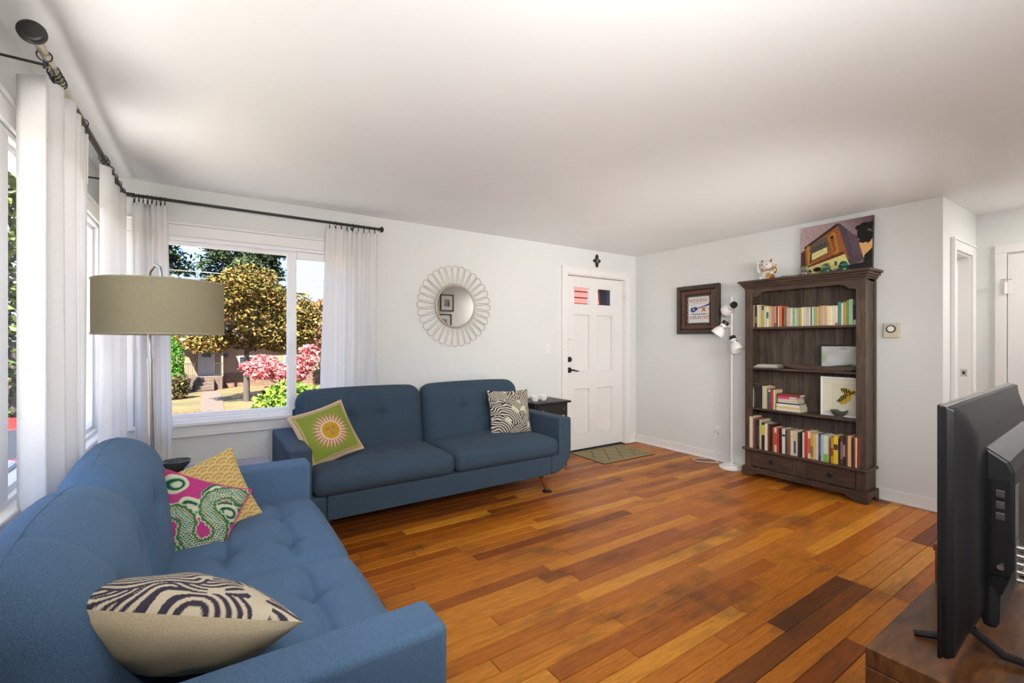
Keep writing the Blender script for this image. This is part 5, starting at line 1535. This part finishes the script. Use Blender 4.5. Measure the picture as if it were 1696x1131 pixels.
for (zx, zz) in ((0.16, z1 - 0.21), (0.30, z1 - 0.21), (0.16, z1 - 0.36), (0.30, z1 - 0.36)):
    put('mount_hole', MB().lathe([(0.007, -0.0803), (0.004, -0.0790), (0, -0.0790)], (hx0 + zx, 0, zz), 12, axis='y'), M['black'], hs)
for sx in (-0.26, 0.26):
    put('foot', MB().tube([(sx - 0.03, 0.085, 0.006), (sx - 0.012, 0.045, 0.012), (sx, 0.0, 0.060), (sx + 0.012, -0.06, 0.014), (sx + 0.03, -0.13, 0.006)], [0.007, 0.010, 0.012, 0.010, 0.007], 8), M['tvgloss'], tv, smooth=True)
be = thing('tv_bench', 'oiled hardwood block bench with stepped top under the television', 'bench', (1.29, 0.0, 0))
put('top', MB().box(0, 1.30, -0.02, 0.425, 0.535, 0.58), M['walnut'], be, bevel=0.003)
for (a, b, y0, y1) in ((0.0, 0.16, -0.02, 0.20), (0.0, 0.16, 0.203, 0.425), (1.14, 1.30, -0.02, 0.425)):
    put('block_leg', MB().box(a, b, y0, y1, 0, 0.534), M['walnut'], be, bevel=0.003)
put('lower_board', MB().box(0.16, 1.14, 0.0, 0.40, 0.12, 0.15), M['walnut'], be, bevel=0.003)
wb = thing('wooden_box', 'low reddish wooden box on the bench in front of the screen', 'box', (1.80, 0.345, 0.58))
put('box_body', MB().box(0, 0.12, 0, 0.075, 0, 0.095), M['legwood'], wb, bevel=0.003)
put('lid', MB().box(-0.003, 0.123, -0.003, 0.078, 0.096, 0.118), M['legwood'], wb, bevel=0.003)

# ================================================================== outside
GZ = -1.7
_lin0 = lin
def lin(r, g, b): return scale(_lin0(r, g, b), 0.40)      # outdoor colours darkened to offset the strong sun
k = N('dry_lawn')
geo_ = k.n('NewGeometry')
a_ = k.noise(geo_.outputs['Position'], 0.5, 5); b_ = k.noise(geo_.outputs['Position'], 9, 4)
c_ = k.ramp(a_, [(0.40, lin(168, 122, 72)), (0.60, lin(110, 104, 50))])
k.col(k.mix(1.0, c_, k.ramp(b_, [(0.3, (0.6, 0.6, 0.6, 1)), (0.7, (1.1, 1.1, 1.1, 1))]), 'MULTIPLY'))
k.b.inputs['Roughness'].default_value = 0.95
gp = MB().add([(-90, -30, GZ), (110, -30, GZ), (110, 140, GZ), (-90, 140, GZ)], [(0, 1, 2, 3)])
struct('ground_lawn', gp, k.m, 'dry brown and green front lawn across the street')
struct('wall_foundation', MB().box(XL - 0.14, HX + 0.12, YN - 0.12, YB + 0.14, GZ, -0.082), plain('foundation_concrete', (0.25, 0.24, 0.22, 1), 0.9), 'grey foundation under the room')
struct('ground_driveway', MB().box(-4.6, -0.75, -8, 17, GZ, GZ + 0.02), plain('paled_bounce_concrete', (0.68, 0.66, 0.62, 1), 0.9), 'concrete driveway beside the house, paled to bounce sunlight indoors')  # driveway tone paled to bounce sunlight up onto the ceiling
pth = structroot('ground_path', 'concrete walkway leading to the porch steps', (0.15, 27, GZ))
for i in range(9):
    put('slab', MB().box(-0.45, 0.45, -6.2 + i * 1.32, -6.2 + i * 1.32 + 1.29, 0.0, 0.03), plain('walk_concrete', lin(120, 104, 92), 0.9, 0, 0.2, 6), pth, bevel=0.01)

def leaf_mesh(name, pts, size, aspect, mat, droop=0.0, g=rng):
    n = len(pts)
    d = g.normal(size=(n, 3)); d[:, 2] = d[:, 2] * 0.6 - droop; d /= np.linalg.norm(d, axis=1)[:, None]
    w = np.cross(d, g.normal(size=(n, 3))); w /= np.linalg.norm(w, axis=1)[:, None]
    nrm = np.cross(d, w)
    s = size * g.uniform(0.6, 1.3, n)[:, None]
    a = pts - d * s; b = pts + w * s * aspect + nrm * s * 0.12; c = pts + d * s; e = pts - w * s * aspect + nrm * s * 0.12
    V = np.stack([a, b, c, e], 1).reshape(-1, 3)
    me = bpy.data.meshes.new(name)
    me.from_pydata(V.tolist(), [], (np.arange(n)[:, None] * 4 + np.array([0, 1, 2, 3])).tolist())
    me.materials.append(mat)
    return me
def blob_points(n, ells, g=rng, shell=0.72):
    vol = np.array([e[3] * e[4] * e[5] for e in ells]); vol = vol / vol.sum()
    out = []
    for e, p in zip(ells, vol):
        k = int(n * p)
        d = g.normal(size=(k, 3)); d /= np.linalg.norm(d, axis=1)[:, None]
        r = shell + (1 - shell) * g.uniform(0, 1, k); r = r * (1 + 0.12 * np.sin(d[:, 0] * 7 + e[0]) * np.sin(d[:, 2] * 6) )
        out.append(np.array(e[:3]) + d * r[:, None] * np.array(e[3:6]))
    return np.concatenate(out)
bark = plain('tree_bark', (0.05, 0.038, 0.03, 1), 0.9, 0, 0.3, 20)
def lumps(c, R3, n, r, seed, flat=0.75):
    g = np.random.default_rng(seed)
    out = []
    for _ in range(n):
        d = g.normal(size=3); d /= np.linalg.norm(d)
        q = g.uniform(0.35, 0.85)
        rr = r * g.uniform(0.7, 1.25)
        out.append((c[0] + d[0] * R3[0] * q, c[1] + d[1] * R3[1] * q, c[2] + d[2] * R3[2] * q, rr, rr, rr * flat))
    return out
def leafy(name, label, cat, base, ells, n, size, mat, trunk_r=0.12, trunk_top=None, aspect=0.5, group=None, branches=5, droop=0.1):
    t = thing(name, label, cat, base, 0, group)
    P = blob_points(n, [(e[0] - base[0], e[1] - base[1], e[2] - base[2]) + tuple(e[3:]) for e in ells])
    f = put('foliage', leaf_mesh('foliage', P, size, aspect, mat, droop), None, t)
    f['kind'] = 'stuff'
    if trunk_top:
        m_ = MB().cyl((0, 0, 0), (0, 0, trunk_top), trunk_r, trunk_r * 0.6, 10)
        for e in ells[:branches]:
            m_.cyl((0, 0, trunk_top * 0.85), (e[0] - base[0], e[1] - base[1], e[2] - base[2]), trunk_r * 0.5, trunk_r * 0.15, 8)
        put('trunk', m_, bark, t, smooth=True)
    return t
g_or = leafmat('autumn_green_leaf', [(0.0, lin(52, 56, 20)), (0.4, lin(92, 88, 34)), (0.75, lin(128, 104, 46)), (1.0, lin(168, 118, 66))])
g_pk = leafmat('pink_leaf', [(0.0, lin(128, 60, 62)), (0.5, lin(190, 92, 96)), (1.0, lin(214, 148, 136))])
g_gr = leafmat('bright_green_leaf', [(0.0, lin(40, 66, 18)), (0.5, lin(92, 124, 34)), (1.0, lin(150, 176, 66))])
g_dk = leafmat('dark_conifer_needle', [(0.0, lin(20, 32, 20)), (0.6, lin(44, 62, 34)), (1.0, lin(86, 98, 54))])
g_ar = leafmat('arborvitae_leaf', [(0.0, lin(40, 80, 20)), (0.6, lin(78, 134, 34)), (1.0, lin(120, 170, 50))])
g_hd = leafmat('hedge_leaf', [(0.0, lin(34, 50, 20)), (0.6, lin(84, 104, 40)), (1.0, lin(150, 160, 80))])
g_bu = leafmat('dark_bush_leaf', [(0.0, lin(44, 34, 26)), (0.6, lin(80, 62, 44)), (1.0, lin(120, 126, 60))])

leafy('deciduous_tree', 'large tree with orange and olive autumn leaves across the street', 'tree', (1.6, 26.3, GZ),
      lumps((2.1, 26.3, 2.55), (3.4, 3.0, 2.3), 26, 1.25, 3) + [(-0.1, 25.8, 1.3, 0.9, 0.9, 0.6)], 34000, 0.10, g_or, 0.16, 3.0, group='trees across the street')
leafy('deciduous_tree', 'thin rust coloured tree seen through the narrow sliding sash', 'tree', (6.6, 33.0, GZ),
      lumps((6.6, 33.0, 2.6), (1.9, 1.8, 1.9), 12, 0.95, 8), 6000, 0.12, leafmat('rust_leaf', [(0.0, lin(92, 70, 46)), (0.6, lin(158, 112, 84)), (1.0, lin(186, 150, 120))]), 0.12, 3.0, group='trees across the street')
leafy('pink_leaf_tree', 'small spreading tree with pink and red leaves', 'tree', (2.3, 17.6, GZ),
      lumps((2.15, 17.6, 0.45), (1.45, 1.1, 0.55), 16, 0.42, 5, 0.55) + [(3.0, 17.4, 0.95, 0.35, 0.35, 0.25)], 8000, 0.075, g_pk, 0.05, 1.6, group='trees across the street')
leafy('leafy_shrub', 'bright green broad-leaved shrub just beyond the window sill', 'shrub', (1.50, 11.1, GZ),
      lumps((1.50, 11.1, -0.75), (0.85, 0.8, 1.0), 14, 0.48, 6, 1.0) + [(1.45, 11.0, -0.2, 0.5, 0.5, 0.55)], 6500, 0.075, g_gr, 0.04, 0.8, 0.6)
leafy('leafy_shrub', 'low mixed green bush under the pink tree', 'shrub', (3.1, 19.4, GZ), lumps((3.1, 19.4, -1.1), (1.6, 0.7, 0.5), 8, 0.5, 12, 0.8), 2500, 0.08, g_bu, 0.04, 0.4)
leafy('columnar_evergreen', 'bright green columnar evergreen beside the porch', 'tree', (-1.62, 32.2, GZ), [(-1.62, 32.2, GZ + 0.9, 0.55, 0.55, 0.9), (-1.62, 32.2, GZ + 1.9, 0.5, 0.5, 1.1), (-1.62, 32.2, GZ + 2.8, 0.33, 0.33, 0.7)], 5500, 0.075, g_ar, 0.06, 2.0, 0.35, droop=-0.6)
leafy('leafy_shrub', 'brown and yellow bush left of the porch steps', 'shrub', (-1.75, 29.5, GZ), lumps((-1.75, 29.5, -1.1), (0.85, 0.6, 0.5), 8, 0.45, 14, 0.9), 2600, 0.07, g_bu, 0.04, 0.4)
leafy('leafy_shrub', 'loose grey-green shrub at the window edge near the lamp', 'shrub', (-2.6, 33.5, GZ), lumps((-2.6, 33.5, 0.0), (0.8, 0.8, 1.3), 9, 0.5, 15, 0.9), 2600, 0.07, g_hd, 0.04, 1.2)
def conifer(label, base, h, r, seed, n=20000):
    g = np.random.default_rng(seed)
    t = thing('conifer', label, 'tree', base, 0, 'dark conifers behind the house')
    P = []
    nb = 210
    for i in range(nb):
        z = h * (0.12 + 0.86 * (i / nb) ** 0.9)
        L = r * (1 - (z / h) ** 1.3) * g.uniform(0.7, 1.15) + 0.25
        a = g.uniform(0, 2 * math.pi)
        k = max(6, int(n / nb))
        s = g.uniform(0.15, 1, k) ** 0.7
        sp = 0.28 * L * s
        x = np.cos(a) * L * s + g.normal(size=k) * sp * 0.6; y = np.sin(a) * L * s + g.normal(size=k) * sp * 0.6
        zz = z - 0.28 * L * s ** 2 + g.normal(size=k) * 0.16
        P.append(np.stack([x, y, zz], 1))
    f = put('foliage', leaf_mesh('foliage', np.concatenate(P), 0.26, 0.40, g_dk, 0.35, g), None, t)
    f['kind'] = 'stuff'
    put('trunk', MB().cyl((0, 0, 0), (0, 0, h * 0.95), r * 0.07, 0.04, 10), bark, t, smooth=True)
conifer('dark conifer nearest the lamp shade', (-4.2, 52.0, GZ), 20, 4.6, 21)
conifer('dark conifer in the middle of the picture window', (2.0, 62.0, GZ), 25, 5.2, 22)
conifer('dark conifer beside the window mullion', (4.6, 50.0, GZ), 19, 2.6, 23)
conifer('dark conifer behind the columnar evergreen', (-10.2, 61.0, GZ), 22, 4.6, 24)

# tall dry grass in front of the lawn
g2 = np.random.default_rng(31)
gv, gf = [], []
for i in range(2600):
    x, y = g2.normal(-0.75, 0.55), g2.normal(20.6, 0.45)
    h_ = g2.uniform(0.12, 0.42); a = g2.uniform(0, 6.28); w_ = 0.012; lx, ly = g2.normal(0, 0.09, 2)
    o_ = len(gv)
    gv += [(x - w_ * math.cos(a), y - w_ * math.sin(a), GZ), (x + w_ * math.cos(a), y + w_ * math.sin(a), GZ), (x + lx, y + ly, GZ + h_)]
    gf.append((o_, o_ + 1, o_ + 2))
me = bpy.data.meshes.new('dry_grass'); me.from_pydata(gv, [], gf)
me.materials.append(leafmat('dry_grass_blade', [(0.0, lin(128, 74, 44)), (0.6, lin(182, 124, 78)), (1.0, lin(206, 164, 108))]))
tag(put('dry_grass', me, None), 'tall rust coloured dry grass at the lawn edge', 'grass', None, 'stuff')

# house across the street
ho = thing('neighbour_house', 'tan house with a small porch across the street', 'house', (3.5, 38.0, GZ))
sid = plain('tan_siding', lin(186, 154, 124), 0.85, 0, 0.06, 2)
wallm = put('wall', MB().box(-4.8, 6.0, -2.9, 4.0, 0, 3.4), sid, ho)
lapme = MB().prism([(-2.925, 0.0), (-2.90, 0.0), (-2.90, 0.19), (-2.908, 0.19)], 'x', -2.55, 5.98).mesh('lap_board'); lapme.materials.append(sid)
for i in range(13):
    o = bpy.data.objects.new('lap_board', lapme); C.objects.link(o); o.parent = wallm; o.location = (0, 0, 0.95 + i * 0.19)
put('foundation', MB().box(-2.6, 6.0, -2.96, -2.90, 0, 0.9), plain('stone_foundation', lin(142, 112, 90), 0.9, 0, 0.3, 5), ho)
put('roof', MB().prism([(-3.6, 3.3), (0.5, 5.4), (4.6, 3.3), (4.6, 3.18), (0.5, 5.25), (-3.6, 3.18)], 'x', -5.2, 6.4), plain('shingle_roof', lin(96, 84, 78), 0.95, 0, 0.2, 8), ho)
po2 = put('porch_floor', MB().box(-4.75, -2.75, -4.1, -2.9, 0, 0.80), plain('porch_concrete', lin(124, 104, 90), 0.9, 0, 0.2, 6), ho, bevel=0.02)
for i in range(4):
    put('step', MB().box(-4.15, -3.2, -4.1 - 0.28 * (i + 1), -4.1 - 0.28 * i, 0, 0.80 - 0.19 * (i + 0.6)), plain('porch_concrete', lin(124, 104, 90)), po2, bevel=0.01)
put('porch_roof', MB().prism([(-4.5, 2.98), (-2.8, 3.40), (-2.8, 3.25), (-4.5, 2.84)], 'x', -5.0, -2.5), plain('porch_roof_board', lin(176, 150, 128), 0.8), ho)
for x in (-4.7, -2.82):
    put('porch_post', MB().box(x, x + 0.10, -4.05, -3.95, 0.80, 2.95), plain('porch_trim', lin(188, 162, 138), 0.7), ho)
dd = put('house_door', MB().box(-4.05, -3.15, -2.955, -2.90, 0.80, 2.83), plain('white_house_door', lin(224, 218, 210), 0.5, 0, 0.03), ho, bevel=0.01)
put('door_pane', MB().box(-3.85, -3.35, -2.965, -2.953, 2.0, 2.6), plain('dark_house_pane', lin(70, 76, 84), 0.1), dd)
ir = plain('iron_railing', (0.03, 0.03, 0.03, 1), 0.5)
for (x0, x1) in ((-4.68, -4.15), (-3.2, -2.75)):
    rl = put('railing', MB().box(x0, x1, -4.06, -4.03, 1.62, 1.66).box(x0, x1, -4.06, -4.03, 0.90, 0.93), ir, ho)
    for i in range(5):
        x = x0 + (x1 - x0) * (i + 0.5) / 5
        put('baluster', MB().cyl((x, -4.045, 0.80), (x, -4.045, 1.64), 0.012, n=6), ir, rl)
for x in (-1.85, 0.9, 3.2):
    wf = put('house_window', frame_mb(x, x + 1.35, 1.25, 2.05, 0.09, -2.99, -2.90), plain('house_window_trim', lin(226, 220, 212), 0.6, 0, 0.03), ho)
    put('window_pane', MB().box(x + 0.08, x + 1.27, -2.955, -2.94, 1.33, 1.97), plain('dark_house_pane', lin(70, 76, 84), 0.1), wf)
put('mailbox', MB().box(-2.68, -2.42, -3.0, -2.91, 2.0, 2.2).cyl((-2.55, -3.04, 2.55), (-2.55, -2.92, 2.55), 0.09, n=10), ir, ho)

# wires over the street
for i, (z, lab) in enumerate(((4.95, 'upper'), (4.62, 'lower'))):
    t = thing('utility_wire', '%s of the two pale overhead wires crossing the conifers' % lab, 'wire', (4, 29, z))
    pts = [(x, 0, 0.35 * (x / 26.0) ** 2) for x in np.linspace(-26, 26, 27)]
    put('cable', MB().tube(pts, 0.022, 6), plain('pale_cable', lin(170, 170, 172), 0.6), t, smooth=True)
for (x, lab) in ((-22.0, 'wooden utility pole on the driveway side of the street'), (30.0, 'wooden utility pole far beyond the front door')):
    t = thing('utility_pole', lab, 'utility pole', (x, 29, GZ))
    put('pole', MB().cyl((0, 0, 0), (0, 0, 8.2), 0.15, 0.11, 12), bark, t, smooth=True)
    put('crossarm', MB().box(-0.06, 0.06, -0.9, 0.9, 6.95, 7.08), bark, t)

# beside the house: hedge and two parked cars
leafy('tall_hedge', 'tall leafy green hedge outside the side window', 'hedge', (-3.9, 15.8, GZ), [(x, 16.2 + 0.3 * math.sin(x * 3), z, 0.95, 0.8, 1.0) for x in (-7, -6.1, -5.2, -4.3, -3.4, -2.7) for z in (-0.9, 0.4, 1.7, 3.0, 4.3, 5.4)], 17000, 0.13, g_hd, 0.12, 3.0)
def car(label, loc, paint, rz):
    t = thing('parked_car', label, 'car', loc, rz)
    pm = plain('car_paint_%d' % int(paint[0] * 1000), paint, 0.22, 0, 0.04)
    body = [(-2.1, 0.28), (-2.14, 0.55), (-2.0, 0.78), (-1.1, 0.92), (-0.4, 1.40), (0.9, 1.44), (1.55, 1.0), (2.08, 0.92), (2.15, 0.5), (2.08, 0.28), (1.72, 0.28), (1.62, 0.55), (1.30, 0.68), (0.98, 0.55), (0.88, 0.26), (-0.90, 0.26), (-1.0, 0.55), (-1.32, 0.68), (-1.64, 0.55), (-1.74, 0.28)]
    m_ = MB().prism(body, 'y', -0.86, 0.86)
    m_.v = [(x, y * (1 - 0.20 * max(0, (z - 0.9) / 0.5)), z) for x, y, z in m_.v]
    put('body', m_, pm, t, bevel=0.06, seg=3)
    gm = plain('car_window', (0.02, 0.022, 0.025, 1), 0.05)
    put('windshield', MB().add([(-1.06, -0.74, 0.95), (-1.06, 0.74, 0.95), (-0.44, 0.64, 1.38), (-0.44, -0.64, 1.38), (-1.03, -0.74, 0.93), (-1.03, 0.74, 0.93), (-0.41, 0.64, 1.36), (-0.41, -0.64, 1.36)], [(0, 3, 2, 1), (4, 5, 6, 7), (0, 1, 5, 4), (2, 3, 7, 6), (1, 2, 6, 5), (3, 0, 4, 7)]), gm, t)
    put('rear_window', MB().add([(1.53, -0.72, 1.04), (1.53, 0.72, 1.04), (0.97, 0.63, 1.42), (0.97, -0.63, 1.42), (1.50, -0.72, 1.02), (1.50, 0.72, 1.02), (0.94, 0.63, 1.40), (0.94, -0.63, 1.40)], [(0, 1, 2, 3), (4, 7, 6, 5), (0, 4, 5, 1), (2, 6, 7, 3), (1, 5, 6, 2), (3, 7, 4, 0)]), gm, t)
    for s in (-1, 1):
        put('side_window', MB().prism([(-0.80, 0.97), (-0.36, 1.32), (0.82, 1.35), (1.22, 1.0)], 'y', s * 0.845, s * 0.70), gm, t)
        for x in (-1.32, 1.30):
            wl = put('wheel', MB().cyl((x, s * 0.68, 0.31), (x, s * 0.88, 0.31), 0.31, n=24), M['black'], t, smooth=True)
            put('hubcap', MB().cyl((x, s * 0.88, 0.31), (x, s * 0.89, 0.31), 0.19, n=20), M['steel'], wl, smooth=True)
        put('headlight', MB().ball((-2.06, s * 0.62, 0.66), 0.12, 12, 0, (0.5, 1.3, 0.7)), M['whitep'], t, smooth=True)
car('bright red car parked by the hedge outside the side window', (-3.05, 12.3, GZ + 0.02), (0.50, 0.02, 0.02, 1), R(90))
car('slate grey car parked close to the side window', (-2.75, 7.6, GZ + 0.02), (0.10, 0.13, 0.17, 1), R(90))

# beyond the front door: red clapboard wall and a porch lantern
nw = thing('clapboard_wall', 'red clapboard wall seen through the front door panes', 'wall', (7.0, 7.6, GZ))
rc = plain('red_clapboard', lin(196, 92, 84), 0.8, 0, 0.10, 6)
put('sheathing', MB().box(-2.4, 3.2, 0.0, 0.12, 0, 5.6), rc, nw)
bme = MB().prism([(-0.028, 0.0), (0.0, 0.0), (0.0, 0.135), (-0.008, 0.135)], 'x', -2.4, 3.2).mesh('clapboard'); bme.materials.append(rc)
for i in range(40):
    o = bpy.data.objects.new('clapboard', bme); C.objects.link(o); o.parent = nw; o.location = (0, 0, 0.05 + i * 0.136)
ln = thing('porch_lantern', 'dark porch lantern outside the front door pane', 'lantern', (5.12, 5.05, 1.80))
put('body', MB().lathe([(0.04, 0.0), (0.085, 0.03), (0.105, 0.26), (0.11, 0.28)], n=6), plain('lantern_navy', (0.018, 0.022, 0.04, 1), 0.5), ln)
put('roof', MB().lathe([(0.125, 0.28), (0.05, 0.36), (0.012, 0.38), (0, 0.38)], n=6), M['black'], ln)
put('hanger', MB().cyl((0, 0, 0.38), (0, 0, 0.72), 0.008, n=8), M['black'], ln, smooth=True)
struct('ceiling_porch', MB().box(3.2, 6.6, YB + 0.14, 6.4, 2.52, 2.60), plain('porch_soffit', (0.6, 0.58, 0.55, 1), 0.8), 'white soffit over the front porch')

lin = _lin0
# unseen eave slab added to keep direct sun out of the windows
struct('eave_sun_block', MB().box(XL - 1.05, HX + 0.6, YN - 0.6, YB + 0.60, H + 0.14, H + 0.22).box(XL - 1.05, XL - 1.02, YN - 0.6, YB + 0.60, H + 0.02, H + 0.14), plain('sun_block_soffit', (0.62, 0.60, 0.57, 1), 0.8), 'unseen white eave added to keep sun off the windows')
